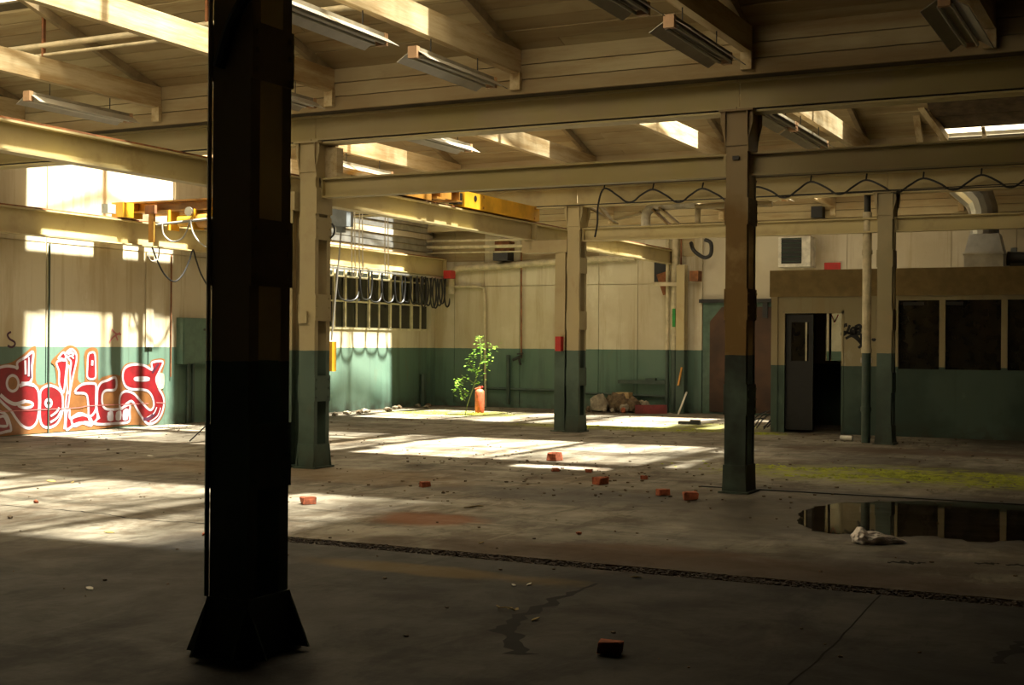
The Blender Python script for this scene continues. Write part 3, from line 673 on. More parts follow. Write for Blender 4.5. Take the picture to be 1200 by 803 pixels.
LF = [(-11.95, 12.1, 4.36, 'second truss of the front bay'), (-9.2, 12.2, 4.36, 'third truss of the front bay, behind the dark column'), (-6.68, 9.75, 4.36, 'fourth truss, nearer one of two in line'), (-6.68, 11.98, 4.36, 'fourth truss, further one of two in line'),
      (-4.0, 11.86, 4.36, 'fifth truss of the front bay'), (-4.05, 9.7, 4.36, 'fifth truss at the picture top'), (-1.72, 12.1, 4.36, 'sixth truss at the dark right end'),
      (-9.2, 16.1, 4.36, 'third truss of the middle bay'), (-4.46, 16.1, 4.36, 'fifth truss beyond the rusty column, nearer one'), (-4.46, 17.85, 4.36, 'fifth truss beyond the rusty column, further one'),
      (-11.9, 18.3, 4.36, 'second truss above the crane'), (-14.38, 24.3, 4.36, 'first truss near the window corner, sunlit'), (-14.38, 27.0, 4.36, 'first truss near the back wall'), (-6.73, 24.2, 4.36, 'fourth truss behind the far row')]
for x, y, z, tx in LF:
    o = proto if first else copy_tree(proto); first = False
    o.location = (x, y, z); o['label'] = 'unlit twin tube light fitting, %s' % tx; o['group'] = 'light fittings'
def pipe(name, pts, r, m, label, cat='pipe', group=None, n=10, k=1):
    return tag(MB().tube(pts if k == 1 else smooth_line(pts, k), r, n).build(name, M[m], smooth=True), label, cat, group, 'thing')
# pipes beneath the roof of the front bay
r = pipe('roof_pipe', [(-17, 11.6, 5.05), (-9.5, 11.6, 5.06), (-6.0, 11.6, 5.04)], .035, 'pipe', 'upper of two cream pipes slung below the front roof slope')
pipe('roof_pipe', [(-17, 11.6, 4.93), (-12.5, 11.6, 4.945), (-9.3, 11.6, 4.95)], .02, 'pipe', 'thin lower cream pipe slung below the front roof slope')
for x in (-14.4, -12.05, -9.6, -7.2): MB().box(x-.015, x+.015, 11.58, 11.62, 4.9, 5.42).build('hanger', M['rusty'], r)

# ------------------------------------------------------------------ left wall things
eb = thing('electric_cabinet', 'green steel electrical cabinet on the wall beside the big dark column', 'cabinet', (XW, 20.15, 1.14))
MB().box(XW, XW+.16, 19.72, 20.72, 1.14, 2.02).build('body', M['cabinet'], eb)
MB().box(XW+.16, XW+.175, 19.75, 20.69, 1.17, 1.99).build('door', M['cabinet'], eb)
MB().box(XW+.175, XW+.19, 20.3, 20.42, 1.78, 1.82).build('label_plate', M['black'], eb)
for y in (20.0, 20.14): pipe('conduit', [(XW+.06, y, 0), (XW+.06, y, 1.14)], .03, 'darkpipe', 'dark conduit from floor to green cabinet, %s' % ('nearer the lettering' if y < 20.1 else 'nearer the corner'))
pipe('conduit', [(XW+.02, 16.52, 0.0), (XW+.02, 16.52, 3.2)], .014, 'darkpipe', 'thin vertical conduit crossing the red lettering on the wall')
pipe('conduit', [(XW+.02, 19.55, 0.9), (XW+.02, 19.55, 3.2)], .014, 'rusty', 'thin rusty conduit on the wall just before the green cabinet')
pipe('drain_pipe', [(XW+.12, 28.75, 0), (XW+.12, 28.75, .80)], .065, 'darkpipe', 'short dark drain pipe standing in the window corner')
a = at(222, 518, 2, 0); pipe('rod', [(a.x, a.y, .01), tuple(Vector((a.x, a.y, 0))+Vector((.32, .25, .40)))], .012, 'black', 'thin black rod leaning on the floor behind the dark column', 'rod', n=6)

# graffiti: flat paint films on the wall
def gp(s, x, y):   # crop coordinates of the survey
    ox, oy = ((0, 400), (90, 380))[s]; v = at(ox+x/6.69, oy+y/6.69, 0, XW+.004); return (v.y, max(v.z, .015))
gr = thing('graffiti', 'large red and white bubble lettering with orange ground sprayed low on the wall', 'graffiti', (XW, 17, .8))
LAY = [0]
def film(poly, m, name='paint', parent=None, k=4, smooth=True, lay=None):
    L = LAY[0] if lay is None else lay; x = XW+.004+L*.0011
    P_ = smooth_line([(0, p[0], p[1]) for p in poly], k, True) if smooth else [Vector((0, *p)) for p in poly]
    v2 = [Vector((p.y, max(p.z, .01))) for p in P_]; n = len(v2)
    ov, oe, of_, _, _, _ = delaunay_2d_cdt(v2, [(i, (i+1) % n) for i in range(n)], [], 1, 1e-5)
    o0 = ORG[(parent or gr).name]; me = bpy.data.meshes.new(name)
    me.from_pydata([(x-o0.x, v.x-o0.y, v.y-o0.z) for v in ov], [], of_); me.materials.append(M[m])
    o = bpy.data.objects.new(name, me); COL.objects.link(o); o.parent = parent or gr; ORG[o.name] = o0; return o
def stroke_mb(P_, w, x):
    vs = []; fs = []
    for i, p in enumerate(P_):
        d = (P_[min(i+1, len(P_)-1)]-P_[max(i-1, 0)])
        d = d.normalized() if d.length > 1e-6 else Vector((0,1,0)); nn = Vector((0, -d.z, d.y))
        vs += [p+nn*w/2, p-nn*w/2]
    vs = [(x+(j//2 % 9)*2e-5, v[1], max(v[2], .01)) for j, v in enumerate(vs)]
    for i in range(len(P_)-1): fs.append((2*i, 2*i+1, 2*i+3, 2*i+2))
    return MB().add(vs, fs)
def line(pts, w, m, closed=False, lay=0, name='outline', parent=None):
    P_ = smooth_line([(0, p[0], p[1]) for p in pts], 5, closed)
    if closed: P_.append(P_[0])
    return stroke_mb(P_, w, XW+.004+lay*.0011).build(name, M[m], parent or gr)
def G(s, pts): return [gp(s, x, y) for x, y in pts]
# orange ground
film(G(0, [(-60,760),(-60,220),(10,185),(70,172),(118,150),(190,95),(262,40),(285,70),(280,300),(320,345),(385,318),(440,330),(430,200),(400,160),(470,85),(530,35),(590,45),(625,110),(610,300),(665,310),(660,110),(690,58),(740,50),(770,90),(770,300)]) + G(1, [(200,415),(290,395),(345,405),(345,370),(380,315),(450,300),(560,320),(590,280),(690,275),(672,380),(650,470),(690,560),(690,680),(640,770),(560,800),(400,790)]) + G(0, [(800,690),(420,712),(110,738)]), 'sp_orange', 'paint', lay=0, k=3)
RED = [
 (0, [(-70,270),(-20,215),(50,195),(112,202),(136,212),(136,165),(200,125),(258,85),(250,200),(240,316),(165,328),(200,332),(262,345),(296,385),(306,460),(300,570),(280,645),(230,682),(170,660),(118,595),(85,545),(30,495),(-25,440),(-70,390)]),
 (0, [(318,390),(370,350),(430,358),(478,400),(492,470),(485,560),(450,640),(392,676),(335,664),(312,600),(313,480)]),
 (0, [(442,165),(500,150),(522,165),(512,280),(500,390),(488,395),(462,330),(462,240)]),
 (0, [(512,100),(555,62),(592,90),(598,150),(572,270),(548,400),(530,520),(514,520),(520,430),(548,240),(555,165),(535,135)]),
 (0, [(455,140),(492,88),(512,110),(508,140)]),
 (0, [(516,690),(524,545),(545,545),(548,605),(610,568),(660,575),(710,610),(715,660),(640,640),(580,655)]),
 (0, [(690,110),(714,88),(742,100),(748,200),(744,288),(686,286),(684,200)]),
 (0, [(586,402),(640,340),(735,332),(752,360),(750,470),(762,600),(720,640),(695,600),(690,500),(672,415)]),
 (1, [(152,650),(160,520),(188,462),(240,440),(302,420),(302,510),(225,520),(198,560),(204,640),(245,668),(330,664),(410,632),(412,690),(405,765),(300,778),(180,785),(60,770),(-20,800),(-40,740),(40,712),(110,720)]),
 (1, [(358,420),(372,350),(430,318),(520,322),(588,356),(588,302),(672,294),(645,370),(620,430),(640,500),(672,560),(682,620),(662,705),(620,762),(560,782),(515,740),(470,665),(432,605),(390,622),(345,665),(332,610),(345,550),(385,526),(445,545),(505,610),(570,672),(602,640),(590,570),(555,525),(500,512),(430,510),(380,485)]),
 (0, [(-60,560),(20,560),(60,600),(85,690),(60,705),(-60,715)]),
]
for k, (s, p) in enumerate(RED):
    q = G(s, p); film(q, 'sp_red', 'letter', lay=2+k*.13, k=4); line(q, .036 if k in (2, 3, 4, 6) else .045, 'sp_white', True, lay=4+k*.13)
for s, cx, cy, rx, ry in ((0, 97, 330, 46, 62), (0, 198, 497, 58, 25), (1, 508, 430, 58, 11), (0, 535, 300, 14, 110)):
    q = G(s, [(cx+rx*math.cos(a*math.pi/4), cy+ry*math.sin(a*math.pi/4)) for a in range(8)])
    film(q, 'sp_orange', 'counter', lay=5.6); line(q, .03 if rx < 20 else .045, 'sp_white', True, lay=6.4)
for s, pts, w, mm in ((0, [(150,350),(205,333),(262,345)], .06, 'sp_white'), (0, [(0,420),(60,470),(120,492),(200,468)], .06, 'sp_white'), (0, [(195,150),(198,260)], .045, 'sp_white'), (0, [(226,125),(222,275)], .035, 'sp_white'),
        (0, [(395,588),(440,555),(462,520)], .04, 'sp_white'), (0, [(392,636),(445,600),(475,545)], .04, 'sp_white'), (0, [(525,100),(555,88),(578,108)], .05, 'sp_white'), (0, [(530,125),(555,115),(575,135)], .03, 'sp_white'), (0, [(470,135),(500,150)], .05, 'sp_white'),
        (0, [(-20,600),(30,590),(55,660),(-10,665)], .045, 'sp_white'), (0, [(722,150),(720,190)], .05, 'sp_white'), (1, [(545,735),(600,700),(625,650)], .025, 'sp_white'), (1, [(570,765),(630,720),(655,655)], .025, 'sp_white'), (1, [(520,745),(560,740),(610,700)], .06, 'sp_purple'), (1, [(590,380),(640,310)], .04, 'sp_purple'),
        (0, [(232,110),(240,290)], .03, 'sp_purple'), (0, [(505,520),(512,600),(505,690)], .06, 'sp_white'), (0, [(755,380),(752,520),(775,610)], .05, 'sp_white'), (1, [(620,615),(690,620)], .02, 'sp_pink')):
    line(G(s, pts), w, mm, lay=7, name='highlight')
q = G(0, [(378+24*math.cos(a*math.pi/4), 485+28*math.sin(a*math.pi/4)) for a in range(8)]); line(q, .05, 'sp_white', True, lay=7)
for pts in ([(240,692),(280,684),(284,755),(240,755)], [(306,690),(346,680),(344,748),(304,752)], [(362,676),(402,664),(398,745),(358,750)]):
    film(G(1, pts), 'sp_white', 'highlight', lay=7, k=2)
line([gp(0, -20, 552), gp(0, 300, 537), gp(0, 600, 522)] + [gp(1, 100, 640), gp(1, 400, 628), gp(1, 560, 622)], .014, 'sp_pink', lay=8, name='drip_line')
film(G(1, [(625,395),(680,390),(678,500),(630,500)]), 'sp_cream', 'patch', lay=8, k=2)
def tagline(name, label, strokes, w, m, x):
    r = None
    for k, s in enumerate(strokes):
        P_ = smooth_line([(0, at(a, b, 0, x).y, at(a, b, 0, x).z) for a, b in s], 5); mb = stroke_mb(P_, w, x)
        if r is None: r = thing(name, label, 'graffiti', (x, P_[0].y, P_[0].z))
        mb.build('stroke', M[m], r)
tagline('spray_mark', 'small dark red letter S sprayed high on the sunlit wall', [[(13,389),(9,392),(11,397),(17,401),(17,405),(13,407),(9,405)]], .035, 'sp_purple', XW+.005)
tagline('spray_mark', 'faint pink scribble on the sunlit wall above the lettering', [[(131,386),(136,391),(142,392)], [(141,390),(133,395),(128,401)], [(135,392),(138,399)]], .03, 'sp_pink', XW+.005)

# ------------------------------------------------------------------ back wall things
bw = lambda px, py, o=.1: tuple(at(px, py, 1, YB-o))
pipe('large_pipe', [bw(529,345), bw(529,325), bw(532,318), bw(540,315), bw(600,311), bw(660,306), bw(722,303), bw(745,302)], .085, 'pipe', 'thick cream pipe bending down at the corner and running along the back wall', k=3, n=12)
pipe('branch_pipe', [bw(522,336,.08), bw(560,336,.08), bw(567,338,.08), bw(568,350,.08), bw(569,490,.08)], .03, 'pipe', 'pale branch pipe from the corner turning down the back wall')
for py, rr, lb in ((282, .03, 'uppermost'), (289.5, .045, 'middle'), (296, .02, 'lowest')):
    pipe('service_pipe', [bw(500,py+1,.35), bw(600,py-1,.35), bw(690,py-4,.35)], rr, 'pipe', '%s of three parallel cream pipes high on the back wall' % lb, group='service pipes')
pipe('riser_pipe', [bw(611,296,.08), bw(611,322,.08), bw(611,420,.08)], .018, 'rusty', 'thin rusty riser pipe ending at a dark valve on the back wall')
vl = thing('valve', 'dark tap valve on the green part of the back wall', 'valve', bw(610,420,.08))
MB().tube([bw(601,422,.12), bw(606,420,.12), bw(611,417,.12)], .035, 8).build('body', M['black'], vl); MB().tube([bw(608,420,.12), bw(610,428,.12)], .03, 8).build('spout', M['black'], vl); MB().tube([bw(606,415,.12), bw(613,414,.12)], .02, 6).build('handle', M['black'], vl)
pipe('stub_pipe', [bw(595.5,416,.1), bw(595.5,474,.1)], .045, 'darkpipe', 'dark green stub pipe standing against the back wall below the valve')
pipe('skirting_pipe', [bw(566,455,.06), bw(655,458,.06)], .03, 'darkpipe', 'dark horizontal pipe low on the back wall behind the sapling')
pipe('skirting_pipe', [bw(686,461,.06), bw(782,465,.06)], .03, 'darkpipe', 'dark horizontal pipe low on the back wall above the rubble')
tag(MB().box(*sorted((bw(583,300)[0], bw(600,300)[0])), YB-.35, YB-.01, 3.62, 3.86).build('duct_outlet', M['black']), 'black box outlet high on the back wall above the thick pipe', 'vent', kind='thing')
tag(MB().box(*sorted((bw(584,292)[0], bw(601,292)[0])), YB-.30, YB-.01, 3.86, 4.1).build('rusty_hood', M['rusty']), 'rusty hood above the black outlet on the back wall', 'hood', kind='thing')
tag(MB().box(*sorted((bw(725,452)[0], bw(780,452)[0])), YB-.16, YB-.01, .66, .74).obox(bw(763,446,.1), .12, .06, .05).build('wall_shelf', M['darkpipe']), 'dark iron shelf bracket on the wall above the rubble heap', 'shelf', kind='thing')
for px, rr, mm, lb in ((782, .045, 'pipe', 'thinner of two pale pipes'), (790.5, .085, 'pipe', 'thicker of two pale pipes'), (797.5, .02, 'rusty', 'thin rusty pipe')):
    o = .15
    rr_ = thing('vertical_pipe', 'vertical %s beside the crane column at the back wall' % lb, 'pipe', (bw(px,400,o)[0], YB-o, 0))
    MB().tube([(bw(px,400,o)[0], YB-o, 1.46), (bw(px,400,o)[0], YB-o, 4.3)], rr, 12).build('upper_length', M[mm], rr_, True)
    MB().tube([(bw(px,400,o)[0], YB-o, 0), (bw(px,400,o)[0], YB-o, 1.46)], rr, 12).build('lower_length', M['darkpipe'], rr_, True)
a = bw(789.5,372,.25); tag(MB().box(a[0]-.03, a[0]+.04, YB-.262, YB-.245, a[2]-.22, a[2]+.20).build('pipe_marker', M['green_sign']), 'narrow green marker plate on the thick vertical pipe', 'sign', kind='thing')
a = bw(797.5,452,.4); tag(MB().beam((a[0]-.05, YB-.42, a[2]), (a[0]+.02, YB-.38, a[2]+.42), .035, .035).build('stick', M['orange_stick']), 'short orange stick propped against the crane column at the back wall', 'stick', kind='thing')
a = bw(799,490,.5); tag(MB().beam((a[0], YB-.75, .0), (a[0]+.08, YB-.4, .5), .04, .02).build('lath', M['litter']), 'pale lath leaning at the foot of the back crane column', 'lath', kind='thing')
wb2 = MB().box(bw(765,320)[0], bw(781,320)[0], YB-.012, YB-.004, 3.0, 3.62); tag(wb2.build('wall_opening', M['black']), 'black rectangular opening high on the back wall by the vertical pipes', 'opening', kind='thing')
a0 = bw(763,333,.3); a1 = bw(800,333,.3)
tag(MB().beam(a0, a1, .07, .09).build('cross_bar', M['pipe']), 'pale horizontal bar crossing before the vertical pipes', 'bar', kind='thing')
tag(MB().prism([(bw(769,322)[0], bw(769,322)[2]), (bw(781,318)[0], bw(781,318)[2]), (bw(781,345)[0], bw(781,345)[2]), (bw(777,346)[0], bw(777,346)[2])], 1, YB-.10, YB-.06).build('bracket_plate', M['rusty']), 'rusty triangular bracket plate below the black opening', 'bracket', kind='thing')
tag(MB().box(bw(812,320)[0], bw(822,320)[0], YB-.34, YB-.05, bw(816,330)[2], bw(816,318)[2]).build('switch_box', M['rusty']), 'rusty red box behind the end of the runway beam', 'box', kind='thing')
MB().box(-9.98, -9.80, YB-.06, YB, 0, 4.3).build('pilaster', M['wall'], wb)
pipe('s_bend_pipe', [bw(810,285,.0), bw(812,292,.3), bw(818,298,.3), bw(826,302,.3), bw(833,298,.3), bw(833,285,.3), bw(826,281,.3)], .045, 'black', 'dark bent pipe above the big brown door', k=4)
# big sliding door
dr = thing('sliding_door', 'big rusty brown sliding door with green frame in the back wall', 'door', (-8.9, YB, 0))
MB().box(-9.78, -7.2, YB-.05, YB, 0, 2.56).build('frame', M['greenpaint'], dr)
MB().prism([(-9.6, .05), (-7.4, .05), (-7.4, 2.45), (-9.32, 2.45), (-9.6, 2.12)], 1, YB-.085, YB-.05).build('leaf', M['doorbrown'], dr)
MB().box(-9.85, -6.5, YB-.14, YB-.03, 2.55, 2.63).build('track', M['black'], dr)
MB().box(-8.36, -8.24, YB-.12, YB-.085, 2.2, 2.56).build('hanger', M['black'], dr)
# ------------------------------------------------------------------ office
YO, YI = 23.83, 26.6
XO = -6.63
of = struct('wall_office', MB().box(XO, -6.38, YO, YO+.12, 0, 2.50).box(-6.38, -5.36, YO, YO+.12, 2.16, 2.50).box(-5.36, -4.42, YO, YO+.12, 0, 2.50).box(-4.42, XE, YO, YO+.12, 0, 1.18).box(-4.42, XE, YO, YO+.12, 2.38, 2.50).box(XO, XO+.12, YO+.12, YI, 0, 2.5).box(XO, XE, YI, YI+.1, 0, 1.28).box(XO, -6.3, YI, YI+.1, 1.28, 2.5).box(-4.9, XE, YI, YI+.1, 1.28, 2.5).box(-6.3, -4.9, YI, YI+.1, 2.4, 2.5), M['office'])
MB().box(XO-.03, XE, YO-.04, YO+.15, 2.46, 2.94).build('fascia_band', M['office_band'], of)
MB().box(XO, XO+.12, YO-.03, YO, 0, 2.46).build('corner_post', M['office'], of)
MB().box(XO, XE, YO+.15, YI+.1, 2.5, 2.9).build('roof_slab', M['office_band'], of)
for x in (-4.42, -3.63, -2.62, -1.4, -.2, 1.2): MB().box(x-.05, x+.05, YO-.012, YO+.13, 1.18, 2.40).build('mullion', M['office'], of)
for x0, x1 in ((-4.37, -3.68), (-3.58, -2.67), (-2.57, -1.45), (-1.35, -.25), (-.15, 1.15)): MB().box(x0, x1, YO+.05, YO+.06, 1.18, 2.38).build('pane', M['officeglass'], of)
for x0, x1 in ((-4.30, -3.95), (-3.58, -3.30)): MB().box(x0, x1, YO+.02, YO+.045, 2.29, 2.35).build('vent_slot', M['black'], of)
for x in (at(973,390,1,YI).x, -5.9): MB().box(x-.02, x+.02, YI-.03, YI+.02, 1.28, 2.4).build('muntin', M['black'], of)
MB().box(-6.3, -4.9, YI+.04, YI+.05, 1.28, 2.4).build('pane', M['pane_clear'], of)
tdoor = struct('door_1', MB().box(-6.38, -5.88, YO+.05, YO+.09, .05, 1.30).box(-6.38, -6.28, YO+.05, YO+.09, 1.30, 2.14).box(-5.96, -5.88, YO+.05, YO+.09, 1.3, 2.14).box(-6.28, -5.96, YO+.05, YO+.09, 2.0, 2.14), M['black'])
MB().box(-6.28, -5.96, YO+.065, YO+.075, 1.3, 2.0).build('pane', M['officeglass'], tdoor)
MB().box(-6.02, -5.99, YO+.04, YO+.06, 1.3, 2.0).build('muntin', M['muntin'], tdoor)
MB().box(-6.42, -6.38, YO-.015, YO+.12, 0, 2.2).build('jamb', M['office'], tdoor)
MB().box(-5.36, -5.32, YO-.015, YO+.12, 0, 2.2).build('jamb', M['office'], tdoor)
MB().box(-6.42, -5.32, YO-.015, YO+.12, 2.16, 2.21).build('lintel', M['office'], tdoor)
tag(MB().box(-5.02, -4.82, YO-.02, YO, 1.28, 1.37).build('switch_plate', M['litter']), 'small pale switch plate on the office wall below the black tag', 'switch', kind='thing')
tg = thing('wall_tag', 'black marker signature tag on the cream office wall beside the door', 'graffiti', (-5.1, YO, 1.8))
def tg_stroke(pts, w=.045):
    P_ = smooth_line([at(a, b, 1, YO-.003) for a, b in pts], 5); vs = []; fs = []
    for i, p in enumerate(P_):
        d = (P_[min(i+1, len(P_)-1)]-P_[max(i-1, 0)]).normalized(); nn = Vector((-d.z, 0, d.x)); vs += [(p.x+nn.x*w/2, YO-.003, p.z+nn.z*w/2), (p.x-nn.x*w/2, YO-.003, p.z-nn.z*w/2)]
    for i in range(len(P_)-1): fs.append((2*i, 2*i+1, 2*i+3, 2*i+2))
    MB().add(vs, fs).build('stroke', M['sp_black'], tg)
for s in ([(988,380),(989,384)], [(991,379),(992,383)], [(996,381),(992,390),(987,393),(988,389),(996,391),(1004,394),(1011,404)], [(997,389),(1002,387),(1000,384),(997,387),(998,391),(1003,390)], [(1003,390),(1008,388),(1006,385),(1003,388),(1004,392),(1009,391)], [(1002,383),(1007,381),(1009,384),(1004,385),(1001,383)], [(991,397),(999,394),(1009,403),(1006,408)], [(1009,391),(1010,399),(1013,392),(1016,398)], [(1022,397),(1024,399),(1026,397)]):
    tg_stroke(s)
vm = thing('spray_mark', 'red V mark sprayed inside the office, seen through the open doorway', 'graffiti', tuple(at(978, 374, 1, YI-.05)))
MB().beam(at(974.5,369,1,YI-.06), at(978,378,1,YI-.06), .02, .02).beam(at(978,378,1,YI-.06), at(982.5,369,1,YI-.06), .02, .02).build('stroke', M['red'], vm)
# downpipe in front of the office
dp = thing('downpipe', 'dark downpipe with a pale upper length standing before the office', 'pipe', (-4.52, 21.9, 0))
MB().tube([(-4.52, 21.9, 1.46), (-4.52, 21.9, 3.75)], .072, 14).build('upper_length', M['pipe'], dp, True)
MB().tube([(-4.52, 21.9, 0), (-4.52, 21.9, 1.46)], .072, 14).build('lower_length', M['darkpipe'], dp, True)
MB().tube([(-4.52, 21.9, 3.75), (-4.52, 21.9, 4.1)], .055, 12).build('neck', M['black'], dp, True)
for z in (.55, 1.50, 3.1): MB().tube([(-4.52, 21.9, z-.04), (-4.52, 21.9, z+.04)], .085, 14).build('collar', M['darkpipe'] if z < 1 else M['pipe'], dp, True)
# louvred air unit on the back wall
vu = thing('air_vent_unit', 'cream louvred ventilation unit on the back wall above the office end', 'vent', (-7.75, YB, 3.33))
x0, x1 = bw(912,300,.5)[0], bw(943,300,.5)[0]; z0, z1 = bw(912,313,.5)[2], bw(912,278,.5)[2]
MB().box(x0, x1+.12, YB-.5, YB, z0, z1).build('housing', M['lag'], vu)
MB().box(x0+.07, x1-.07, YB-.508, YB-.5, z0+.07, z1-.06).build('opening', M['black'], vu)
for k in range(6): MB().obox(((x0+x1)/2, YB-.515, z0+.12+k*.1), (x1-x0)/2-.07, .018, .006, Matrix.Rotation(R(35), 3, 'X')).build('slat', M['darkpipe'], vu)
tag(MB().box(bw(966,310,.05)[0], bw(985,310,.05)[0], YB-.06, YB-.03, bw(970,316,.05)[2], bw(970,308,.05)[2]).build('red_sign', M['red']), 'plain red sign on the back wall just above the office', 'sign', kind='thing')
# sheet metal duct on the office roof
YD = 27.2
d_ = lambda px, py: at(px, py, 1, YD)
du = thing('sheet_metal_duct', 'galvanised elbow duct with flared hood rising from the office roof', 'duct', tuple(d_(1155, 312)))
cx = d_(1155, 300).x
seg = [d_(1122, 210), d_(1138, 224), d_(1148, 234), d_(1152, 246), d_(1153, 262), d_(1154, 275)]
MB().tube([tuple(p) for p in seg], [.30, .30, .29, .28, .27, .27], 16).build('elbow', M['galv'], du)
zt_, zm, zl = d_(1154, 275).z, d_(1154, 298).z, d_(1154, 313).z
vs = []
for z, hx, hy in ((zt_, .27, .25), (zm, .36, .30)):
    vs += [(cx-hx, YD-hy, z), (cx+hx, YD-hy, z), (cx+hx, YD+hy, z), (cx-hx, YD+hy, z)]
MB().add(vs, [(0,1,2,3),(4,7,6,5),(0,4,5,1),(1,5,6,2),(2,6,7,3),(3,7,4,0)]).build('flared_hood', M['galv'], du)
MB().box(cx-.38, cx+.38, YD-.32, YD+.32, zm-.02, zm+.02).build('flange', M['galv'], du)
MB().box(cx-.36, cx+.36, YD-.30, YD+.30, zl-.3, zm-.02).build('box_base', M['galv'], du)
mo = thing('roof_motor', 'dark fan motor standing on the office roof beside the metal duct', 'motor', tuple(d_(1190, 312)))
a = d_(1188, 303); MB().tube([(a.x-.12, YD, a.z), (a.x+.5, YD, a.z-.04)], .14, 12).build('body', M['black'], mo, True)
MB().box(a.x-.05, a.x+.6, YD-.2, YD+.2, zl-.3, a.z-.1).build('base', M['black'], mo); b_ = d_(1188, 293); MB().box(b_.x-.05, b_.x+.06, YD-.05, YD+.05, a.z+.1, b_.z+.04).build('terminal', M['greybox'], mo)
# clutter behind the far tie beam
hb = lambda px, py, y=22.15: tuple(at(px, py, 1, y))
pipe('lagged_pipe', [hb(757,268), hb(757,252), hb(762,245), hb(772,242), hb(815,238)], .085, 'lag', 'white lagged pipe bending over broken boards near the back roof', k=3)
for a, b, m_, lb in (((766,246),(785,264),'wood','first of the broken boards under the white lagged pipe'), ((774,244),(798,265),'board','second, wider broken board under the white lagged pipe'), ((690,243),(722,262),'board','loose pale board tilting behind the far column head'), ((700,238),(716,258),'chord','steep loose board behind the far column head'), ((722,257),(752,249),'board','low loose board before the broken boards')):
    tag(MB().beam(hb(*a), hb(*b), .22, .03).build('loose_board', M[m_]), lb, 'board', kind='thing')
pipe('high_pipe', [hb(818,264), hb(818,246), hb(824,242), hb(905,239)], .05, 'pipe', 'cream pipe bracket running high behind the rusty column', k=2)
for py, lb in ((258, 'upper'), (264, 'lower')): pipe('shelf_pipe', [hb(790,py,29.33), hb(880,py-3,29.33)], .05, 'pipe', '%s cream pipe high on the back wall beside the broken boards' % lb)
tag(MB().box(*sorted((hb(953,250,29)[0], hb(966,250,29)[0])), 28.8, 29.1, hb(953,256,29)[2], hb(953,243,29)[2]).build('roof_lamp', M['black']), 'small black box lamp high on the back wall above the louvred unit', 'lamp', kind='thing')
# corrugated scrap at upper right + wooden braces
for a, b in (((1072,118),(1078,166)), ((1080,124),(1108,162))):
    tag(MB().beam(at(*a, 1, 20.6), at(*b, 1, 21.4), .10, .10).build('timber_brace', M['chord']), 'rough timber brace under the right roof end, %s' % ('upright one' if a[0] < 1075 else 'slanting one'), 'brace', kind='thing')
# wavy cable on the far valley beam
pk = [(700,222),(708,221),(765,222),(823,221),(885,219),(950,213),(1015,211),(1082,209),(1150,205),(1216,203)]
pts = [at(697,278,1,Y3-.2), at(700,262,1,Y3-.2), at(701,240,1,Y3-.2)]
for i, p in enumerate(pk[1:]):
    pts.append(at(p[0], p[1], 1, Y3-.2))
    if i < len(pk)-2:
        q = pk[i+2]; dx = q[0]-p[0]; my = (p[1]+q[1])/2
        pts += [at(p[0]+dx*.28, my+8, 1, Y3-.2), at(p[0]+dx*.45, my+15, 1, Y3-.2), at(p[0]+dx*.6, my+14.5, 1, Y3-.2), at(p[0]+dx*.76, my+7, 1, Y3-.2)]
wc = thing('wavy_cable', 'black cable hung in even waves along the far valley beam', 'cable', tuple(pts[3]))
MB().tube(smooth_line(pts, 5),   .017, 7).build('cable', M['rubber'], wc, True)
for p in pk[1:-1]:
    a = at(p[0], p[1]-1, 1, Y3-.2); MB().tube([(a.x, a.y, a.z), (a.x, a.y+.05, a.z+.09)], .014, 6).build('hook', M['black'], wc)
pipe('catenary_wire', [at(640,242,1,Y3-.25), at(760,237,1,Y3-.25), at(1000,225,1,Y3-.25), at(1200,215,1,Y3-.25)], .008, 'black', 'thin straight wire stretched below the wavy cable', 'wire', n=5)

# ------------------------------------------------------------------ floor things
def blob(c, s, seed, flat=.75, n=2):
    bm = bmesh.new(); bmesh.ops.create_icosphere(bm, subdivisions=n, radius=1); rnd = random.Random(seed)
    for v in bm.verts:
        k = 1+rnd.uniform(-.22, .22); v.co = Vector((v.co.x*k*s[0], v.co.y*k*s[1], max(v.co.z*k, -.75)*s[2]))
    zmin = min(v.co.z for v in bm.verts); vs = [tuple(Vector(c)+v.co-Vector((0,0,zmin))) for v in bm.verts]; bm.verts.index_update()
    fs = [tuple(v.index for v in f.verts) for f in bm.faces]; bm.free(); return MB().add(vs, fs)
def brick(px, py, s, label, full=False, rot=None):
    p = at(px, py, 2, 0); L, Wd, Hh = (.21*s, .10*s, .065*s) if full else (.13*s, .10*s, .07*s)
    bm = bmesh.new(); bmesh.ops.create_cube(bm, size=1); bmesh.ops.bevel(bm, geom=bm.edges[:], offset=.06, segments=1, affect='EDGES')
    a = random.uniform(0, 3) if rot is None else rot; rnd = random.Random(int(px)); Mz = Matrix.Rotation(a, 3, 'Z')
    vs = [Vector((v.co.x*L*(1+rnd.uniform(-.1,.1)), v.co.y*Wd, v.co.z*Hh*(1+rnd.uniform(-.12,.12)))) for v in bm.verts]
    vs = [p+(Mz @ (v+Vector((rnd.uniform(-.008,.008), rnd.uniform(-.008,.008), rnd.uniform(-.006,.006)))*s)) for v in vs]; bm.verts.index_update(); fs = [tuple(v.index for v in f.verts) for f in bm.faces]; bm.free()
    zm = min(v.z for v in vs); vs = [v-Vector((0,0,zm)) for v in vs]
    tag(MB().add(vs, fs).build('broken_brick', M['brick']), label, 'brick', 'broken bricks on the floor', 'thing')
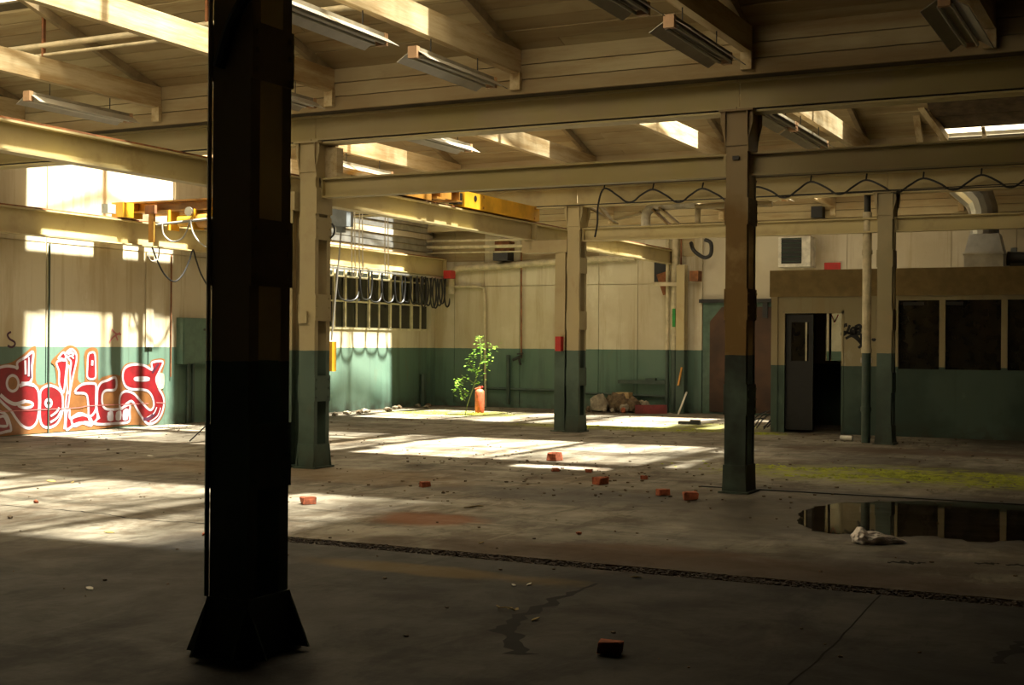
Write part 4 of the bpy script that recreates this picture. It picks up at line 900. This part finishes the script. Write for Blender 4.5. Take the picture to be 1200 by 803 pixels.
for px, py, s, lb in ((715,767,.85,'broken brick alone on the dark foreground floor'), (361,591,.95,'pale lit broken brick just right of the big dark column'), (650,540,1.5,'largest broken brick lying on the bright sunlit patch'), (704,568,1.15,'broken brick between the sunlit patches and the rusty column'), (777,581,.95,'left one of two broken bricks before the rusty column'), (809,586,1.1,'right one of two broken bricks before the rusty column'), (498,571,.8,'small broken brick right of the paired columns'), (690,554,.6,'small brick fragment beside a crisp sunlit patch'), (651,553,.6,'small brick fragment below the largest brick'), (755,562,.6,'tiny brick fragment near the two bricks')):
    brick(px, py, s, lb)
rnd = random.Random(3)
for px, py, c_, lb, s in ((678,627,'brick','small red chip before the gravel trench',.5), (564,637,'leafdry','brown chip left of the trench middle',.5), (240,628,'brick','brown fragment left of the dark column',.5), (60,565,'leafdry','orange leaf on the lit floor at the left edge',.9), (85,566,'leafdry','dry leaf beside the orange leaf at the left edge',.7), (42,590,'brick','small red stone by the long floor crack',.6), (128,625,'leafdry','dry leaf below the long floor crack',.6), (176,535,'litter','dark scrap on the floor before the lettering',.6), (12,608,'rubbledark','pebble at the left edge below the crack',.5), (558,595,'leafdry','yellow leaf on the floor before the sunlit patch',1.0), (549,596,'leafdry','second yellow leaf beside the first',.8), (602,687,'litter','white scrap beyond the dry twig',.5), (620,686,'litter','second white scrap beyond the dry twig',.5), (628,727,'leafdry','single dry leaf right of the dry twig',.6), (746,678,'leafdry','pale leaf just before the trench',.7), (105,691,'litter','white scrap on the dark left foreground',.6)):
    p = at(px, py, 2, 0); k = .045*s
    if c_ in ('leafdry', 'litter'):
        a = rnd.uniform(0, 6); q = [(-1.6,0,.1),(-.6,-.6,.35),(.6,-.5,.5),(1.6,.1,.3),(.5,.6,.15),(-.7,.5,.05)]; Mz = Matrix.Rotation(a, 3, 'Z')
        vs = [p+(Mz @ Vector(v))*k for v in q]; vs += [v+Vector((0,0,.004)) for v in vs]
        mb = MB().add(vs, [(5,4,3,2,1,0),(6,7,8,9,10,11)]+[(i,(i+1)%6,6+(i+1)%6,6+i) for i in range(6)])
    else: mb = blob(p, (k*1.2, k, k*.8), int(px), n=1)
    tag(mb.build('leaf_litter' if c_ == 'leafdry' else 'scrap' if c_ == 'litter' else 'stone_chip', M[c_]), lb, 'leaf' if c_ == 'leafdry' else 'scrap' if c_ == 'litter' else 'stone', kind='thing')
# fine crumbs nobody could count
g = MB(); 
for i in range(900):
    if i < 600: x = rnd.uniform(-16, 1); y = rnd.uniform(6, 28)
    else:
        cx_, cy_ = rnd.choice(((-5.2,13.2),(-6.3,15.2),(-13,28.7),(-16,20),(-4.5,22.4),(-8.5,16),(-7,12)))
        x = rnd.gauss(cx_, .9); y = rnd.gauss(cy_, .7)
    if x < -16.9 or y > 29.2 or (x > -6.7 and y > 23.7): continue
    s = rnd.uniform(.005, .015)*(1.2 if y > 12 else .8)
    g.obox((x, y, s*.4), s, s*rnd.uniform(.5, 1), s*.45, Matrix.Rotation(rnd.random()*6, 3, 'Z'))
tag(g.build('debris', M['rubbledark']), 'fine crumbs of plaster and brick scattered over the concrete floor', 'debris', kind='stuff')
# dry twig
p = at(595, 716, 2, 0); tw = thing('dry_twig', 'dry yellowish twig with curled leaves on the dark foreground floor', 'twig', tuple(p))
MB().tube(smooth_line([p+Vector((-.07,.02,.008)), p+Vector((0,0,.02)), p+Vector((.06,-.02,.012))]), .004, 5).build('stem', M['leafdry'], tw)
for k in range(5):
    o = p+Vector((-.06+.03*k, rnd.uniform(-.03,.03), .012)); a = rnd.uniform(0, 6); u = Vector((math.cos(a), math.sin(a), .3))*.035; w = Vector((-math.sin(a), math.cos(a), .2))*.012
    MB().add([o, o+u*.5+w, o+u, o+u*.5-w], [(0,1,2,3)]).build('leaf', M['leafdry'], tw)
# puddles
def puddle(pts, label, seed):
    rn = random.Random(seed); P_ = smooth_line([(p.x, p.y, .004) for p in pts], 8, True)
    P_ = [p+Vector((rn.uniform(-.03,.03), rn.uniform(-.05,.05), 0)) for p in P_]
    me = bpy.data.meshes.new('puddle'); bm = bmesh.new(); f = bm.faces.new([bm.verts.new(p) for p in P_]); f.normal_update()
    if f.normal.z < 0: f.normal_flip()
    bmesh.ops.triangulate(bm, faces=[f]); bm.to_mesh(me); bm.free(); me.materials.append(M['water'])
    o = bpy.data.objects.new('puddle', me); COL.objects.link(o); tag(o, label, 'puddle', kind='thing')
puddle([fl(945,598), fl(985,590), fl(1060,588), fl(1130,589), fl(1215,592), fl(1290,600), fl(1280,634), fl(1200,634), fl(1150,636), fl(1090,629), fl(1050,630), fl(1010,626), fl(965,625), fl(938,612)], 'shallow still puddle reflecting the office on the right of the floor', 5)
tag(MB().box(-4.7, XE, 14.05, 14.11, -.001, .012).build('floor_rail', M['black']), 'thin rusty steel floor strip running from the free-standing column to the right', 'rail', kind='thing')
# crumpled bag
p = at(1030, 637, 2, 0); bm = bmesh.new(); bmesh.ops.create_icosphere(bm, subdivisions=4, radius=1); rn = random.Random(9)
from mathutils import noise as mn
vs = []
bm.verts.index_update()
for v in bm.verts:
    q = v.co.copy(); k = 1+.22*mn.noise(q*2.1)+.16*mn.noise(q*5.5)+.07*mn.noise(q*13); x = q.x*(1+.1*mn.noise(q*3))
    w_ = (x+1)/2; tap = 1-.80*max(0, min(1, w_))**.9; peak = .05*max(0, 1-abs(x+.72)/.25)
    cr_ = .018*mn.noise(Vector((q.x*3, q.y*7, q.z*7)))
    vs.append(Vector((x*.215, q.y*k*.12*(tap+.1)+cr_, (max(q.z*k, -.40)+.40)*(.078*tap+.012)+1.3*peak*max(q.z, 0)+abs(cr_))))
Rb = Matrix((Rv0, Vector((-Rv0.y, Rv0.x, 0)), Vector((0,0,1)))).transposed()
fs = [tuple(v.index for v in f.verts) for f in bm.faces]; bm.free()
bagm = MB().add([p+(Rb @ v) for v in vs], fs)
tag(bagm.build('plastic_bag', M['bag'], smooth=False), 'crumpled whitish plastic bag lying at the edge of the puddle', 'bag', kind='thing')
p = at(992, 517, 2, 0); cn = thing('drink_can', 'white drink can lying on the floor before the office door', 'can', tuple(p))
MB().tube([p+Vector((-.1,.02,.045)), p+Vector((.1,-.02,.045))], .045, 12).build('body', M['lag'], cn, True); MB().tube([p+Vector((.1,-.02,.045)), p+Vector((.108,-.021,.045))], .036, 12).build('lid', M['galv'], cn)
# branches by the brown door / pallet scrap
p = at(885, 503, 2, 0); bp_ = thing('branch_heap', 'dark tangle of dead branches beside the office corner', 'branches', tuple(p))
for k in range(9):
    a = rnd.uniform(-.6, .6); o = p+Vector((rnd.uniform(-.35,.25), rnd.uniform(-.2,.4), .02)); e = o+Vector((math.cos(a)*.35, math.sin(a)*.3, rnd.uniform(.05,.4)))
    MB().tube(smooth_line([o, (o+e)/2+Vector((0,0,.07)), e], 3), .012, 5).build('branch', M['black'], bp_)
p = at(808, 497.5, 2, 0); tag(MB().obox(p+Vector((0,0,.03)), .22, .05, .03).obox(p+Vector((.1,.05,.07)), .10, .03, .02).build('scrap_wood', M['black']), 'dark bit of scrap wood on the bright patch by the back wall', 'scrap', kind='thing')
# rubble heap
RUB = [(700,476,.16,'plaster','grey plaster lump at the left end of the rubble'), (708,478,.20,'rubbledark','dark lump at the left end of the rubble'), (706,470,.16,'plaster','pale lump on top of the left rubble'), (706.5,480,.26,'plaster','round pale stone in front of the rubble'), (718,474,.24,'rubbledark','brown lump behind the round pale stone'), (727,477,.28,'rubbledark','large brown lump in the middle of the rubble'), (735,479,.13,'plaster','small pale stone right of the middle of the rubble'), (742,476,.22,'rubbledark','brown lump behind the maroon board'), (749,472,.17,'plaster','whitish lump behind the maroon board'), (756,474,.16,'plaster','second whitish lump behind the maroon board'), (725,483,.07,'plaster','little crumb before the rubble'), (715,482,.07,'plaster','little crumb beside the round pale stone'), (695,480,.08,'rubbledark','dark crumb at the left foot of the rubble'), (738,483,.08,'brick','red crumb in front of the rubble')]
for px, py, s, mm, lb in RUB:
    b_ = at(px, 482 if py > 478 else 480, 2, 0); x = bw(px, py, .5)[0]; y = YB-.75+ (480-py)*.05
    tag(blob((x, y, 0), (s*.85, s*.75, s*.95), int(px*7), n=2).build('rubble_lump', M[mm]), lb, 'rubble', 'rubble heap at the back wall', 'thing')
x0 = bw(723,465,.5)[0]; tag(MB().box(x0, x0+.34, YB-.62, YB-.36, .32, .46).build('cardboard_box', M['wood']), 'flat tan box lying on top of the rubble heap', 'box', kind='thing')
x0, x1 = bw(746,480,.9)[0], bw(779,480,.9)[0]; tag(MB().beam((x0, YB-1.0, .10), (x1, YB-.75, .11), .03, .2).build('maroon_board', M['maroon']), 'maroon board lying on edge before the rubble heap', 'board', kind='thing')
for k in range(12):
    tag(blob((rnd.uniform(-16.7,-16.0), 28.6-k*.43+rnd.uniform(-.12,.12), 0), (.07+.05*rnd.random(), .08, .05), 50+k, n=1).build('rubble_chip', M['plaster' if k % 3 else 'rubbledark']), '%s small rubble chip along the window wall foot, counted from the corner' % ORD[k], 'rubble', 'rubble chips below the window', 'thing')
# extinguisher
p = at(562, 484, 2, 0); ex = thing('fire_extinguisher', 'faded red fire extinguisher cylinder standing beside the green sapling', 'extinguisher', tuple(p))
MB().lathe(p, [(.095,0),(.105,.02),(.105,.46),(.098,.50),(.06,.535),(.035,.545)], 18).build('cylinder', M['faded'], ex, True)
MB().lathe(p+Vector((0,0,.545)), [(.035,0),(.035,.03),(.022,.035),(.022,.06)], 10).build('neck', M['faded'], ex)
MB().tube([p+Vector((.03,0,.56)), p+Vector((.07,0,.60))], .02, 8).build('valve', M['red'], ex); MB().tube([p+Vector((-.03,0,.57)), p+Vector((-.12,0,.54))], .015, 8).build('nozzle', M['faded'], ex)
# sapling
p = at(545, 486, 2, 0); Yp = p.y
sp = thing('sapling', 'bright green sapling growing from the floor beside the red extinguisher', 'plant', tuple(p))
hp = lambda px, py, dy=0: at(px, py, 1, Yp+dy)
stems = [[(545,486),(548,474),(552,462),(556,450),(560,436),(564,420),(563,405),(561,393)], [(552,462),(545,460),(540,454),(536,447)], [(556,450),(548,444),(541,440)], [(560,436),(552,428),(549,422)], [(564,420),(572,412),(580,408)], [(560,436),(568,432),(573,424)], [(545,470),(542,466),(539,460)]]
for k, s in enumerate(stems):
    MB().tube(smooth_line([hp(*q) for q in s], 4), .010 if k == 0 else .006, 6).build('stem', M['stem'], sp)
lf = MB(); rn = random.Random(21)
for px, py, n, sp_ in ((538,447,16,5), (545,442,10,5), (536,455,14,5), (542,460,12,5), (551,424,10,5), (556,413,18,6), (565,410,20,6), (578,409,16,5), (561,396,14,4.5), (570,424,16,5), (574,419,12,4), (556,432,10,5), (565,435,16,5), (552,433,10,4), (560,446,10,5), (540,466,8,4), (563,404,12,5)):
    for k in range(n):
        o = hp(px+rn.gauss(0, sp_*.62), py+rn.gauss(0, sp_*.55), rn.uniform(-.16,.16)); a = rn.uniform(0, 6.28)
        u = Vector((math.cos(a), math.sin(a), rn.uniform(-.55,.25))).normalized(); w = u.cross(Vector((0,0,1))).normalized(); w.z += rn.uniform(-.4,.4); L_ = rn.uniform(.055,.10); 
        lf.add([o, o+u*L_*.35+w*L_*.33, o+u*L_*.75+w*L_*.22, o+u*L_, o+u*L_*.75-w*L_*.22, o+u*L_*.35-w*L_*.33], [(0,1,2,3),(0,3,4,5)])
fo = lf.build('foliage', M['leaf'], sp); fo['kind'] = 'stuff'
# moss tufts
g = MB(); rn = random.Random(4)
for cx_, cy_, rx, ry, n in ((-3.0,16.5,1.7,.7,1500), (-.6,17.1,1.3,.5,600), (-9.4,23.3,1.7,.4,500), (-14.6,26.2,1.2,.6,500), (-6.7,23.3,.35,.3,150)):
    for k in range(n):
        x = rn.gauss(cx_, rx*.5); y = rn.gauss(cy_, ry*.5); s = rn.uniform(.012, .035)
        if x < XO+2.6 and y > YO-.1 and x > XO-.1: continue
        if mn.noise(Vector((x*1.5, y*1.5, 0))) < -.05: continue
        g.add([(x-s,y-s,0),(x+s,y-s,0),(x+s,y+s,0),(x-s,y+s,0),(x+rn.uniform(-s,s)*.4,y,s*.55)], [(0,1,4),(1,2,4),(2,3,4),(3,0,4)])
tag(g.build('moss', M['moss']), 'low yellow green moss growing in patches on the damp concrete', 'moss', kind='stuff')
